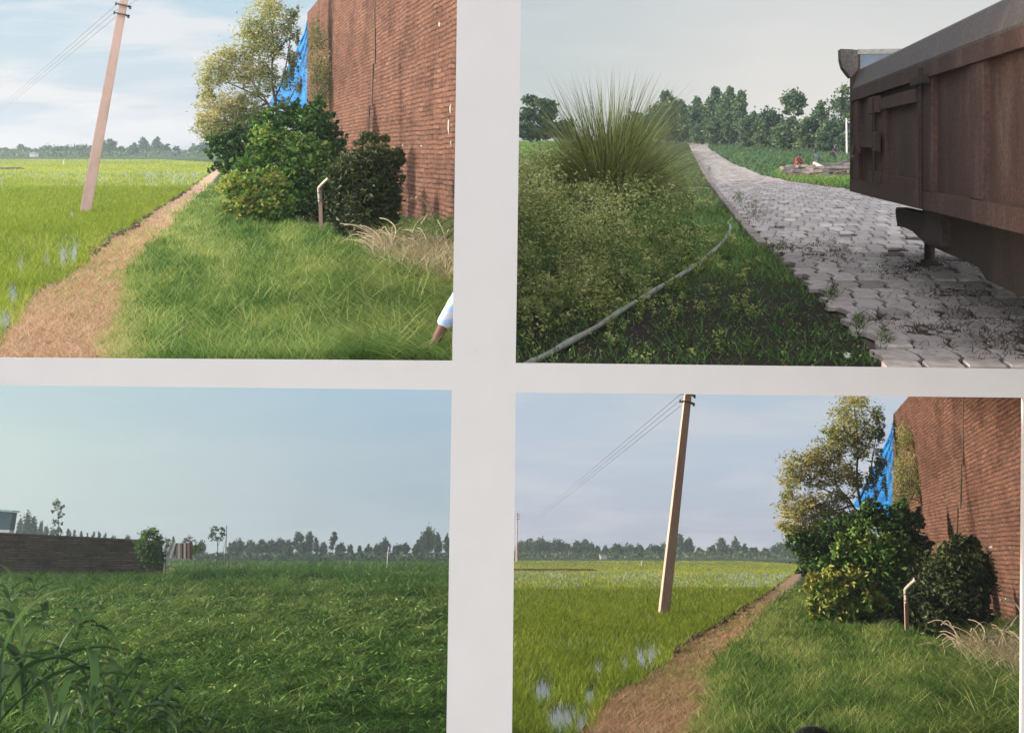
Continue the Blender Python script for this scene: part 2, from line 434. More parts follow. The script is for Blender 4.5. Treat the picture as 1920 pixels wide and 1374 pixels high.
M['black'] = solid('black_plastic', [(.3, (.008, .008, .009)), (.7, (.015, .015, .017))], 20, .35)
M['white'] = solid('weathered_white', [(.3, (.5, .5, .46)), (.7, (.72, .72, .68))], 6, .8)
for nme, c in (('red_cloth', (.22, .045, .035)), ('teal_cloth', (.03, .10, .11)), ('dark_cloth', (.03, .035, .045)), ('grey_cloth', (.3, .3, .3)), ('pale_cloth', (.10, .105, .10))):
    M[nme] = solid(nme, [(.3, tuple(v * .8 for v in c)), (.7, c)], 10, .9)

def striped_cloth():
    m, nt, out = new_mat('pale_blue_striped_cloth')
    tc = N(nt, 'ShaderNodeTexCoord'); wv = N(nt, 'ShaderNodeTexWave', wave_type='BANDS', bands_direction='Z')
    wv.inputs['Scale'].default_value = 3.2; wv.inputs['Distortion'].default_value = 1.0; wv.inputs['Detail'].default_value = 0
    nt.links.new(tc.outputs['Object'], wv.inputs[0])
    r = ramp(nt, wv.outputs['Fac'], [(.3, (.30, .42, .66)), (.6, (.50, .50, .58))])
    p = N(nt, 'ShaderNodeBsdfPrincipled'); p.inputs['Roughness'].default_value = .9
    nt.links.new(r.outputs[0], p.inputs['Base Color']); nt.links.new(p.outputs[0], out.inputs[0]); return m
M['stripes'] = striped_cloth()

def brick(name, c1, c2, mortar, bw, bh, rough_amt=.5):
    """coursed brickwork laid out on the wall's own metres (UV), uneven courses, chipped faces"""
    m, nt, out = new_mat(name)
    uvn = N(nt, 'ShaderNodeUVMap'); uvn.uv_map = 'UVMap'
    nz = N(nt, 'ShaderNodeTexNoise'); nz.inputs['Scale'].default_value = 1.1; nz.inputs['Detail'].default_value = 3
    nt.links.new(uvn.outputs[0], nz.inputs[0])
    dv = N(nt, 'ShaderNodeVectorMath', operation='MULTIPLY_ADD')
    nt.links.new(nz.outputs['Color'], dv.inputs[0]); dv.inputs[1].default_value = (bw * .6, bh * .8, 0); nt.links.new(uvn.outputs[0], dv.inputs[2])
    nz2 = N(nt, 'ShaderNodeTexNoise'); nz2.inputs['Scale'].default_value = 9; nz2.inputs['Detail'].default_value = 4
    nt.links.new(uvn.outputs[0], nz2.inputs[0])
    dv2 = N(nt, 'ShaderNodeVectorMath', operation='MULTIPLY_ADD')
    nt.links.new(nz2.outputs['Color'], dv2.inputs[0]); dv2.inputs[1].default_value = (bw * .16, bh * .38, 0); nt.links.new(dv.outputs[0], dv2.inputs[2])
    b = N(nt, 'ShaderNodeTexBrick'); b.inputs['Scale'].default_value = 1; b.inputs['Brick Width'].default_value = bw
    b.inputs['Row Height'].default_value = bh; b.inputs['Mortar Size'].default_value = bh * .17; b.inputs['Mortar Smooth'].default_value = .3
    b.inputs['Bias'].default_value = 0; b.offset = .5
    b.inputs['Color1'].default_value = (*c1, 1); b.inputs['Color2'].default_value = (*c2, 1); b.inputs['Mortar'].default_value = (*mortar, 1)
    nt.links.new(dv2.outputs[0], b.inputs[0])
    n1 = noise(nt, uvn.outputs[0], .55, 6, .65); n2 = noise(nt, uvn.outputs[0], 14, 5, .7)
    f1 = ramp(nt, n1, [(.28, (.55, .5, .48)), (.5, (1, 1, 1)), (.66, (1.2, 1.22, 1.22)), (.76, (1.7, 1.8, 1.8))])
    f2 = ramp(nt, n2, [(.3, (.6, .58, .56)), (.55, (1.05, 1.05, 1.05)), (.7, (1.5, 1.5, 1.5))])
    n3 = ramp(nt, noise(nt, uvn.outputs[0], 2.6, 5, .7), [(.4, (0, 0, 0)), (.62, (.8, .8, .8))])
    bc = mixc(nt, n3.outputs[0], b.outputs['Color'], tuple((u + v) / 2 for u, v in zip(c1, c2)))
    c = mixc(nt, 1., mixc(nt, 1., bc, f1.outputs[0], 'MULTIPLY'), f2.outputs[0], 'MULTIPLY')
    p = N(nt, 'ShaderNodeBsdfPrincipled'); p.inputs['Roughness'].default_value = .92; p.inputs['Specular IOR Level'].default_value = .15
    nt.links.new(c, p.inputs['Base Color'])
    h = mth(nt, 'MULTIPLY_ADD', n2, .5, mth(nt, 'SUBTRACT', 1., b.outputs['Fac']))
    bp = N(nt, 'ShaderNodeBump'); bp.inputs['Strength'].default_value = rough_amt; bp.inputs['Distance'].default_value = .06
    nt.links.new(h, bp.inputs['Height']); nt.links.new(bp.outputs[0], p.inputs['Normal'])
    nt.links.new(p.outputs[0], out.inputs[0]); return m
M['brick'] = brick('red_brickwork', (.08, .040, .030), (.17, .085, .062), (.03, .018, .014), .58, .108, .75)
M['brick_old'] = brick('sooty_brickwork', (.05, .037, .027), (.17, .125, .088), (.04, .034, .025), .8, .15, 1.4)

def water_mat():
    m, nt, out = new_mat('shallow_muddy_water')
    p = N(nt, 'ShaderNodeBsdfPrincipled'); p.inputs['Base Color'].default_value = (.13, .14, .10, 1)
    p.inputs['Roughness'].default_value = .12; p.inputs['Specular IOR Level'].default_value = .9; p.inputs['IOR'].default_value = 1.33
    tc = N(nt, 'ShaderNodeTexCoord'); b = N(nt, 'ShaderNodeBump'); b.inputs['Strength'].default_value = .25; b.inputs['Distance'].default_value = .01
    nt.links.new(noise(nt, tc.outputs['Object'], 5, 4), b.inputs['Height']); nt.links.new(b.outputs[0], p.inputs['Normal'])
    nt.links.new(p.outputs[0], out.inputs[0]); return m
M['water'] = water_mat()

# ----------------------------------------------------------------------------
# the white cross of paper between the four views: a real board, 8 m off
# ----------------------------------------------------------------------------
PD = 7.6
def pp(px, py, d=PD): return [(px - CX) / F * d, d, -(py - HY) / F * d]
def edge(a, b, t): return (a[0] + (b[0] - a[0]) * t, a[1] + (b[1] - a[1]) * t)
g = G()
TLc, TRc, BLc, BRc = (848, 677.5), (967, 681.5), (847, 731), (967, 735.5)
outer = [edge((857, 0), TLc, -.35), (977 + 3, -238), TRc, edge((967, 681.5), (1920, 692), 1.35),
         (2254, 748), (1917.5, 745.5), (1914, 1374), (1911, 1640), (2000, 1640), (2000, 745)]
# horizontal arm + vertical arms as one outline (clockwise from the upper arm)
poly = [edge((857, 0), TLc, -.35), edge((976.5, 0), TRc, -.35), TRc, edge(TRc, (1920, 692.5), 2.6), (3440, 1640), (1913, 1640), (1918.5, 745.5), BRc,
        edge(BRc, (960, 1374), 1.4), edge(BLc, (837, 1374), 1.4), BLc, edge(BLc, (0, 722), 1.35), edge(TLc, (0, 671.5), 1.35), TLc]
P3 = np.array([pp(*q_) for q_ in poly])
n = len(P3)
V = np.vstack([P3, P3 + [0, .03, 0]])
bm_f = []
from mathutils.geometry import tessellate_polygon
for t in tessellate_polygon([[Vector(v) for v in P3]]): bm_f.append(t)
bm_f = np.array(bm_f)
i = np.arange(n); j = (i + 1) % n
g.add(V, [bm_f, bm_f[:, ::-1] + n, np.stack([i, j, j + n, i + n], 1)])
o = build('page_margin', g, M['paper'], UP)
tag(o, 'plain white paper margin forming a cross between the four pictures', 'paper margin')

# ----------------------------------------------------------------------------
# land
# ----------------------------------------------------------------------------
def mp_id(x, y): return x, y
def mp_br(x, y): return 1085 + x + .033 * (np.asarray(x) - 160), 752 + np.asarray(y)
PATH_L = [(408, 314), (398, 322), (372, 342), (345, 362), (322, 376), (300, 390), (272, 408), (250, 424), (215, 445), (190, 463), (172, 482), (150, 508), (120, 528), (80, 548), (48, 580), (22, 622), (-20, 680), (-60, 720)]
PATH_R = [(210, 720), (196, 676), (205, 640), (222, 610), (236, 575), (243, 545), (256, 505), (268, 488), (276, 470), (294, 456), (312, 442), (326, 422), (332, 407), (348, 388), (364, 371), (382, 358), (398, 341), (411, 325)]
PATH = PATH_L + PATH_R
PADDY = [(-1400, 297), (300, 299), (400, 305)] + PATH_L + [(-1400, 720)]
def classify(x, y, jit=6.):
    """what grows at a spot of the rice-field place: 0 grass, 1 path, 2 rice field"""
    k = np.clip((y - 285) / 200, .05, 2)
    xj = x + (vnoise(x / 14 / k, y / 5 / k, 3) - .5) * jit * 3 * k; yj = y + (vnoise(x / 13 / k + 9, y / 6 / k, 4) - .5) * jit * k
    c = np.zeros(np.shape(x), int)
    c[inpoly(xj, yj, PADDY)] = 2; c[inpoly(xj, yj, PATH)] = 1
    return c
def rice_cols(x, y):
    c = classify(x, y); col = np.empty(x.shape + (3,)); col[:] = (.055, .085, .025)
    col[c == 2] = (.10, .14, .025); col[c == 1] = (.58, .38, .26)
    far = (y < 352) & (c == 2); col[far] = (.14, .17, .04)
    return col

ROAD_L = [(1287, 266), (1293, 275), (1300, 286), (1309, 303), (1318, 320), (1331, 341), (1346, 363), (1362, 386), (1382, 410), (1404, 438), (1428, 462), (1466, 491), (1500, 524), (1534, 553), (1575, 592), (1612, 632), (1640, 665), (1664, 700), (1700, 745)]
ROAD_R = [(2700, 745), (2700, 398), (1920, 392), (1760, 380), (1660, 368), (1610, 361), (1540, 351), (1480, 343), (1430, 331), (1380, 311), (1342, 289), (1326, 277), (1331, 270)]
ROAD = ROAD_L + ROAD_R
def right_cols(x, y):
    col = np.empty(x.shape + (3,)); col[:] = (.05, .06, .022)
    col[:] = np.array([.05, .06, .022]) * (1 - smooth((y - 430) / 160))[..., None] + np.array([.022, .016, .012]) * smooth((y - 430) / 160)[..., None]  # soil fades to black-brown towards the viewer, shade painted into its colour
    r = inpoly(x, y, ROAD); col[r] = (.09, .072, .06)
    fr_ = (x > 1330) & ~r & (y < 350); col[fr_] = (.07, .10, .03)
    bank = inpoly(x, y, [(1440, 335), (1470, 318), (1640, 316), (1640, 334), (1560, 340), (1600, 362), (1480, 345)]); col[bank & ~r] = (.16, .11, .08)
    lf = (x < 1060) & (y < 300); col[lf] = (.06, .11, .03)
    return col

# upper land: one sheet to the horizon
yy = np.concatenate([np.geomspace(7.82, 60, 210), np.geomspace(61, 550, 70)])
px_ = np.concatenate([np.linspace(-120, 840, 240), np.linspace(845, 975, 14), np.linspace(980, 1900, 200), np.linspace(1910, 2300, 30)])
PXg, YYg = np.meshgrid(px_, yy)
Xg = (PXg - CX) / F * YYg; Zg = zup(Xg, YYg); Rg = HY - F * Zg / YYg
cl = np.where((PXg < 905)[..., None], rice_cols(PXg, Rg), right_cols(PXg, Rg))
nr, nc = Xg.shape
idx = np.arange(nr * nc).reshape(nr, nc)
gr = G(); gr.add(np.stack([Xg, YYg, Zg], -1), [np.stack([idx[:-1, :-1], idx[:-1, 1:], idx[1:, 1:], idx[1:, :-1]], -1).reshape(-1, 4)])
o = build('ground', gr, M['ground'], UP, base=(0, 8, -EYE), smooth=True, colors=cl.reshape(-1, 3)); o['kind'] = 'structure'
# lower land
yl = np.concatenate([np.geomspace(8.4, 70, 210), np.geomspace(71, 550, 60)])
xr = np.concatenate([np.linspace(-.85, -.05, 190), np.linspace(-.045, .0, 12), np.linspace(.005, .8, 220)])
XR, YL = np.meshgrid(xr, yl); Xl = XR * YL; Zl = np.full_like(Xl, -EYE)
Wl = np.stack([Xl, YL, Zl], -1) @ LOW.R.T
PXl = CX + F * Wl[..., 0] / Wl[..., 1]; PYl = HY - F * Wl[..., 2] / Wl[..., 1]
tx = (PXl - 1085 + .033 * 160) / 1.033; ty = PYl - 752
crop_c = np.empty(PXl.shape + (3,)); crop_c[:] = (.035, .055, .02)
crop_c[(PYl > 1290)] = (.035, .03, .02)
cl = np.where((PXl > 905)[..., None], rice_cols(tx, ty), crop_c)
nr, nc = Xl.shape; idx = np.arange(nr * nc).reshape(nr, nc)
gr = G(); gr.add(np.stack([Xl, YL, Zl], -1), [np.stack([idx[:-1, :-1], idx[:-1, 1:], idx[1:, 1:], idx[1:, :-1]], -1).reshape(-1, 4)])
o = build('terrain', gr, M['ground'], LOW, base=(0, 8, -EYE), smooth=True, colors=cl.reshape(-1, 3)); o['kind'] = 'structure'
# ----------------------------------------------------------------------------
# people
# ----------------------------------------------------------------------------
def skin_obj(name, pts, edges, rad, mat, parent, root=0, sub=1):
    me = bpy.data.meshes.new(name); me.from_pydata([tuple(p) for p in pts], edges, []); me.update()
    o = bpy.data.objects.new(name, me); COL.objects.link(o); o.parent = parent
    m = o.modifiers.new('Skin', 'SKIN'); m.use_smooth_shade = True
    for i, r in enumerate(rad):
        sv_ = me.skin_vertices[0].data[i]; r = r if isinstance(r, tuple) else (r, r); sv_.radius = r; sv_.use_root = (i == root)
    s = o.modifiers.new('Subdivision', 'SUBSURF'); s.levels = sub; s.render_levels = sub
    me.materials.append(mat); return o
def chain_person(fr, base, J, label, shirt, trousers, group=None, fingers=True, sleeve=.75, hat=None, rz=0.):
    """J: joint name -> metres from the base point (x right, y away, z up)"""
    root = empty('person', fr, base, label, 'person', group)
    c, s_ = math.cos(rz), math.sin(rz)
    J = {k: np.array([v[0] * c - v[1] * s_, v[0] * s_ + v[1] * c, v[2]]) for k, v in J.items()}
    pts, ed, rad, ix = [], [], [], {}
    def add(k, p, r, par=None):
        ix[k] = len(pts); pts.append(np.asarray(p)); rad.append(r)
        if par is not None: ed.append((ix[par], ix[k]))
    add('pelvis', J['pelvis'], .12); add('chest', J['chest'], .125, 'pelvis'); add('neck', J['neck'], .055, 'chest')
    hd = unit(J['head'] - J['neck'])
    add('skull0', J['head'] - hd * .06, .072, 'neck'); add('skull1', J['head'] + hd * .03, .092, 'skull0'); add('skull2', J['head'] + hd * .10, .06, 'skull1')
    for S in 'LR':
        add('sh' + S, J['shoulder' + S], .058, 'chest'); add('el' + S, J['elbow' + S], .042, 'sh' + S); add('wr' + S, J['wrist' + S], .029, 'el' + S)
        d = unit(J['wrist' + S] - J['elbow' + S]); add('pa' + S, J['wrist' + S] + d * .07, (.038, .02), 'wr' + S)
        add('hi' + S, J['hip' + S], .09, 'pelvis'); add('kn' + S, J['knee' + S], .062, 'hi' + S); add('an' + S, J['ankle' + S], .04, 'kn' + S)
        add('to' + S, J['toe' + S], .035, 'an' + S)
        if fingers:
            sd = unit(np.cross(d, [0, 0, 1.]) + 1e-6); cu = unit(np.cross(sd, d))
            for f, (o_, L) in enumerate(((-.03, .062), (-.01, .075), (.011, .07), (.03, .055))):
                a = J['wrist' + S] + d * .085 + sd * o_; add('f%d%s' % (f, S), a, .010, 'pa' + S)
                add('g%d%s' % (f, S), a + d * L * .55 - cu * .008, .0085, 'f%d%s' % (f, S)); add('h%d%s' % (f, S), a + d * L - cu * .03, .0075, 'g%d%s' % (f, S))
            a = J['wrist' + S] + d * .035 - sd * .04; add('t0' + S, a, .011, 'pa' + S); add('t1' + S, a + d * .045 - sd * .02 - cu * .012, .0085, 't0' + S)
    skin_obj('body', pts, ed, rad, M['skin'], root, 0, 2)
    # face: nose and ears as small masses, hair cap
    fwd = unit(J.get('face', np.array([0, -1, 0.])) * 1.0); sd = unit(np.cross(hd, fwd))
    def bit(nm, c_, r_, m_):
        g = G(); lump(g, c_, r_, rough=.02); build(nm, g, m_, fr, root).data.transform(Matrix.Translation(Vector(root['_b'])))
    bit('nose', J['head'] + fwd * .098 - hd * .005, (.016, .016, .022), M['skin']); bit('mouth', J['head'] + fwd * .094 - hd * .05, (.022, .010, .005), M['hair'])
    for k in (-1, 1):
        bit('ear', J['head'] + sd * k * .092, (.014, .014, .03), M['skin']); bit('eye', J['head'] + fwd * .088 + sd * k * .033 + hd * .022, (.011, .011, .007), M['hair'])
    g = G(); lump(g, J['head'] + hd * .05 - fwd * .02, (.1, .1, .085), rough=.05, nu=14, nv=9)
    build('hair', g, M['hair'], fr, root, smooth=True).data.transform(Matrix.Translation(Vector(root['_b'])))
    if hat:
        g = G(); lump(g, J['head'] + hd * .10, (.115, .115, .07), rough=.06, nu=14, nv=8); build('head_wrap', g, hat, fr, root, smooth=True).data.transform(Matrix.Translation(Vector(root['_b'])))
    # shirt
    k = sleeve
    P = [J['pelvis'] + [0, 0, -.02], J['pelvis'] * .5 + J['chest'] * .5, J['chest'], J['neck'] * .8 + J['chest'] * .2]; E = [(0, 1), (1, 2), (2, 3)]; Rr = [.142, .145, .15, .075]
    for S in 'LR':
        a = len(P); P += [J['shoulder' + S], J['shoulder' + S] * .5 + J['elbow' + S] * .5, J['shoulder' + S] * (1 - k) + J['elbow' + S] * k]; E += [(2, a), (a, a + 1), (a + 1, a + 2)]; Rr += [.075, .07, .072]
    skin_obj('shirt', P, E, Rr, shirt, root, 0, 2)
    P = [J['pelvis']]; E = []; Rr = [.14]
    for S in 'LR':
        a = len(P); P += [J['hip' + S], J['hip' + S] * .5 + J['knee' + S] * .5, J['knee' + S], J['knee' + S] * .25 + J['ankle' + S] * .75]; E += [(0, a), (a, a + 1), (a + 1, a + 2), (a + 2, a + 3)]; Rr += [.105, .092, .078, .062]
    skin_obj('trousers', P, E, Rr, trousers, root, 0, 1)
    return root

# ----------------------------------------------------------------------------
# far trees
# ----------------------------------------------------------------------------
def tree(fr, name, px, base_row, D, blobs, n, leaf_px, mat, label, group=None, trunk=None, trunk_w=1.6, bark=None, cat='tree', aspect=.7, clump=.4, k=16, base=None, shell=.5, rag=0.):
    """blobs are crown masses (px, row, half width, half height, tint[, extra depth]); trunk: lists of picture points of the limbs"""
    b = fr.pt(px, base_row, D) if base is None else base
    root = empty(name, fr, b, label, cat, group)
    P, T = crown_pts(fr, blobs, D, n, clump=clump, k=k, shell=shell, rag=rag)
    s = float(fr.sp(px, base_row, D)); g = G()
    zmin = b[2] + .02; P[:, 2] = np.maximum(P[:, 2], zmin + RNG.uniform(0, .08, len(P)))
    leaves(g, P, leaf_px * s * RNG.uniform(.7, 1.3, len(P)), T, aspect)
    build('crown', g, mat, fr, root)
    g = G()
    if trunk is None:
        bt = max(blobs, key=lambda q_: q_[3]); trunk = [[(px, base_row + 0), (px + .3, (base_row + bt[1]) / 2), (bt[0], bt[1] - bt[3] * .5)]]
    for ti, L in enumerate(trunk):
        pts = np.array([fr.pt(a[0], a[1], D + (a[2] if len(a) > 2 else 0)) for a in L])
        if ti == 0: pts[0] = b - [0, 0, .05]
        c = spline(pts, 6 + 4 * len(L)) if len(L) > 2 else pts
        wd = trunk_w * (1 if ti == 0 else .55)
        tube(g, c, np.linspace(wd, wd * .3, len(c)) * s / 2, 7)
    build('trunk', g, bark or M['bark'], fr, root)
    return root
ORD = ['first', 'second', 'third', 'fourth', 'fifth', 'sixth', 'seventh', 'eighth', 'ninth', 'tenth', 'eleventh', 'twelfth', 'thirteenth', 'fourteenth', 'fifteenth',
       'sixteenth', 'seventeenth', 'eighteenth', 'nineteenth', 'twentieth', 'twenty-first', 'twenty-second', 'twenty-third', 'twenty-fourth', 'twenty-fifth', 'twenty-sixth',
       'twenty-seventh', 'twenty-eighth', 'twenty-ninth', 'thirtieth', 'thirty-first', 'thirty-second', 'thirty-third', 'thirty-fourth']
def far_row(fr, items, base_row, D0, where, group, tints=(.35, .6), mat=None, name='tree', grow=1.3, lift=4):
    """items: (px, top row, half width, shape)"""
    items = sorted(items, key=lambda a: a[0])
    for i, it in enumerate(items):
        px, top, rx, sh = it[:4]; rx *= grow; top -= lift; br_ = it[4] if len(it) > 4 else base_row; D = D0 * RNG.uniform(.93, 1.07)
        if callable(base_row): br_ = base_row(px)
        b = fr.pt(px, br_, D); b[2] = -EYE if fr is not UPR else zup(b[0], b[1])
        h = br_ - top; t = RNG.uniform(*tints)
        if sh == 'tall':
            bl = [(px + RNG.uniform(-.15, .15) * rx, top + h * f, rx * r_, h * hh, t + RNG.uniform(-.15, .1)) for f, r_, hh in ((.13, .42, .13), (.3, .75, .17), (.5, 1.0, .2), (.7, .8, .17))]
            adj = 'slim upright'
        elif sh == 'sparse':
            bl = [(px + RNG.uniform(-.6, .6) * rx, top + h * f, rx * r_, h * hh, t + RNG.uniform(-.15, .1)) for f, r_, hh in ((.12, .55, .10), (.28, .8, .11), (.45, .6, .09), (.62, .6, .09))]
            adj = 'thin open-crowned'
        elif sh == 'broad':
            bl = [(px + dx * rx, top + h * f, rx * r_, h * hh, t + RNG.uniform(-.18, .12)) for dx, f, r_, hh in ((0, .3, .6, .3), (-.55, .48, .5, .28), (.55, .45, .5, .3), (0, .65, .85, .3))]
            adj = 'broad rounded'
        else:
            bl = [(px + dx * rx, top + h * f, rx * r_, h * hh, t + RNG.uniform(-.18, .12)) for dx, f, r_, hh in ((.05, .25, .6, .25), (-.4, .5, .6, .25), (.4, .5, .6, .26), (0, .72, .75, .22))]
            adj = 'rounded'
        if sh in ('tall', 'sparse'): tr_ = [[(px, br_), (px, br_ - h * .4), (px, top + h * .1)]]
        else: tr_ = [[(px, br_), (px, br_ - h * .3), (px, top + h * .45)], [(px, br_ - h * .3), (px - rx * .4, br_ - h * .5)], [(px, br_ - h * .3), (px + rx * .4, br_ - h * .5)]]
        tree(fr, name, px, br_, D, bl, int(110 + rx * h * 4.2), 3.4, mat or M['fartree'], '%s tree, %s from left, %s' % (adj, ORD[i], where), group, tr_, 1.4, base=b, k=10,
             bark=M['bark_pale'] if sh in ('tall', 'sparse') else None)

# ----------------------------------------------------------------------------
# the rice field with the leaning pole and the brick wall (seen twice)
# ----------------------------------------------------------------------------
def rice_place(fr, mp, tagw, far_items, far_base, vivid, rx0, rx1, ymax, NEAR, PX):
    """tagw names the picture in the labels; coordinates are those of the upper left view"""
    def gd(x, y): return fr.gd(*mp(x, y))
    def pt(x, y, D): return fr.pt(*mp(x, y), D)
    def sp(x, y, D): return float(fr.sp(*mp(x, y), D))
    class Q:                                           # view adaptor so that tree() speaks upper-left pixels
        M = fr.M; R = fr.R
        pt = staticmethod(lambda x, y, D: fr.pt(*mp(x, y), D)); sp = staticmethod(lambda x, y, D: fr.sp(*mp(x, y), D)); gd = staticmethod(lambda x, y: fr.gd(*mp(x, y)))
    kD = float(gd(603, 436)[1]) / 21.2
    # --- grass, rice, straw ------------------------------------------------
    def scatter(n, y0, y1, pw=1.0, x0=rx0, x1=rx1):
        y = y0 + (y1 - y0) * RNG.random(n) ** pw; x = RNG.uniform(x0, x1, n); return x, y
    x, y = scatter(110000, 318, ymax); c = classify(x, y)
    P = gd(x, y); D = P[:, 1]
    m = (c == 0) & (x < 880)
    # keep turf out of the wall's far side
    m &= ~((x > 560) & (y < 405)) & ~inpoly(x, y, [(430, 400), (480, 412), (600, 428), (680, 455), (730, 486), (800, 518), (870, 545), (870, 300), (420, 300)])
    tint = np.clip(.30 + .7 * (vnoise(x / 60, y / 34, 5) - .4) + .3 * vnoise(x / 16, y / 8, 6) - .12 + RNG.normal(0, .2, len(x)), 0, 1)
    tint += np.where((x > 250) & (x < 420) & (y < 460), .12, 0) - np.where((x < 470) & (y < 375), .25, 0)  # last term darkens grass under the bushes, shade put into the tint
    dry = smooth((y - 540) / 120) * smooth((340 - x) / 130); tint = np.clip(tint + dry * .35, 0, 1)
    tall = smooth((x - 560) / 200) * smooth((y - 420) / 120)
    h = (.095 + .075 * RNG.random(len(x))) * (1 + .8 * tall * RNG.random(len(x))) * (1 - .3 * dry)
    ed_ = inpoly(x, y, PATH) & (RNG.random(len(x)) < np.where((x > 90) & (y > 500), .34, .2)); tint = np.where(ed_, .75 + RNG.normal(0, .12, len(x)), tint)
    mm = (m | ed_) & (D < 60) & (RNG.random(len(x)) < .28)
    K = 10; Pt = tufts(P[mm], K, .05 * (D[mm] / 10) ** .6); Dm = np.repeat(D[mm], K); th = np.repeat(RNG.uniform(.55, 1.35, mm.sum()) * np.where(ed_[mm], .5, 1), K)
    tl_ = np.repeat(tall[mm], K); nb = len(Pt); azm = RNG.uniform(0, 2 * PI, nb); azm = np.where(RNG.random(nb) < tl_ * .6, PI + RNG.normal(0, .5, nb), azm)
    g = G(); blades(g, Pt, np.repeat(h[mm], K) * th * RNG.uniform(.6, 1.25, nb), .0088 * (Dm / 10) ** .85, .25 + .5 * RNG.random(nb) * (1 + tl_), np.clip(np.repeat(tint[mm] + RNG.normal(0, .1, mm.sum()), K) + RNG.normal(0, .12, nb), 0, 1), azm, .35 + .3 * tl_, 3)
    st_ = m & (D < 40) & (RNG.random(len(x)) < .018); blades(g, P[st_], h[st_] * RNG.uniform(1.6, 2.6, st_.sum()), .008 * (D[st_] / 10) ** .7, .5, np.clip(RNG.normal(.85, .12, st_.sum()), 0, 1), None, .5, 3)
    o = build('grass', g, M['grass'], fr); tag(o, 'bright green grass growing beside the dry footpath, %s picture' % tagw, 'grass', kind='stuff')
    # rice: nearer plot, with bare wet gaps
    wet = lambda x, y: np.maximum.reduce([np.exp(-(((x - cx) / a) ** 2 + ((y - cy) / b) ** 2)) for cx, cy, a, b in
          ((118, 485, 9, 26), (138, 478, 9, 26), (88, 490, 6, 16), (12, 610, 16, 40), (25, 555, 14, 25), (135, 405, 6, 10), (-60, 545, 25, 30), (-25, 600, 40, 40), (40, 500, 10, 14), (70, 575, 22, 22))])
    m = (c == 2) & (y >= 352) & (RNG.random(len(x)) > wet(x, y) * 1.2) & (RNG.random(len(x)) < .95)
    tint = np.clip(.56 + .3 * (vnoise(x / 45, y / 20, 8) - .5) - .12 * smooth((400 - y) / 40) + RNG.normal(0, .16, len(x)) - vivid, 0, 1)
    g = G(); blades(g, P[m], .10 + .09 * RNG.random(m.sum()), .0085 * (D[m] / 10) ** .85, .2 + .3 * RNG.random(m.sum()), tint[m], None, .3, 2)
    x3, y3 = scatter(70000, 350, 440, 1.3); c3 = classify(x3, y3); m3 = (c3 == 2) & (y3 >= 352) & (RNG.random(len(x3)) > wet(x3, y3)); P3_ = gd(x3, y3); D3 = P3_[:, 1]
    blades(g, P3_[m3], .09 + .09 * RNG.random(m3.sum()), .010 * (D3[m3] / 10) ** .85, .35, np.clip(.50 + RNG.normal(0, .15, m3.sum()) - vivid, 0, 1), None, .3, 1)
    # farther plots: bigger clumps stand for tufts
    x2, y2 = scatter(90000, 297, 356); c2 = classify(x2, y2); P2 = gd(x2, y2); D2 = P2[:, 1]
    band = (y2 > 324) & (y2 < 352)
    thin = np.where(band, .30 + .35 * vnoise(x2 / 40, y2 / 8, 12), .0); thin = np.where(band & (x2 > 270) & (x2 < 372), .66, thin)
    m2 = (c2 == 2) & (RNG.random(len(x2)) > thin)
    t2 = np.clip(.55 + .3 * (vnoise(x2 / 70, y2 / 6, 9) - .5) + RNG.normal(0, .14, len(x2)) + np.where(y2 < 325, .24, .12), 0, 1)
    blades(g, P2[m2], (.10 + .07 * RNG.random(m2.sum())), .012 * (D2[m2] / 10) ** .85, .3, t2[m2], None, .3, 1)
    o = build('rice', g, M['rice'], fr); tag(o, 'young yellow-green rice standing in shallow water, %s picture' % tagw, 'rice crop', kind='stuff')
    # water sheet 12 mm over the mud of the plots
    gw = G()
    wy = np.array([318., 324, 330, 338, 346, 353, 370, 400, 440, 480, 520, 560, 600, 650, 720])
    le = np.interp(wy, [p_[1] for p_ in PATH_L], [p_[0] for p_ in PATH_L])
    Lp = gd(np.full(len(wy), -300. if fr is UP else -165.), wy); Rp = gd(le - 3 - (wy - 285) * .03, wy)
    VV = np.stack([Lp, Rp], 1).reshape(-1, 3) + [0, 0, .012]; ii = np.arange(len(wy) - 1) * 2
    gw.add(VV, [np.stack([ii, ii + 1, ii + 3, ii + 2], 1)]); o = build('field_water', gw, M['water'], fr); o['kind'] = 'structure'
    # straw on the footpath and trampled dry grass at its near end
    xs, ys = scatter(115000, 330, ymax, 1., -60, 420); cs_ = classify(xs, ys, 12.)
    dryz = inpoly(xs, ys, [(-60, 720), (-20, 670), (20, 625), (60, 570), (130, 520), (235, 540), (262, 590), (270, 640), (240, 720)])
    m = (cs_ == 1) & (RNG.random(len(xs)) < np.clip((ys - 330) / 110, .3, 1)) | (dryz & (RNG.random(len(xs)) < .55))
    Ps = gd(xs, ys); Ds = Ps[:, 1]
    g = G(); blades(g, Ps[m], (.035 + .055 * RNG.random(m.sum())) * (1 + .9 * dryz[m] * RNG.random(m.sum())),   .0052 * (Ds[m] / 10) ** .8, .5 + .9 * RNG.random(m.sum()), np.clip(RNG.normal(.5, .25, m.sum()), 0, 1), None, .5, 2)
    o = build('straw', g, M['straw'], fr); tag(o, 'trampled tan straw along the footpath, %s picture' % tagw, 'straw', kind='stuff')
    # clods along the field edge of the path
    g = G(); pl = np.array([p_ for p_ in PATH_L if 340 < p_[1] < 490], float)
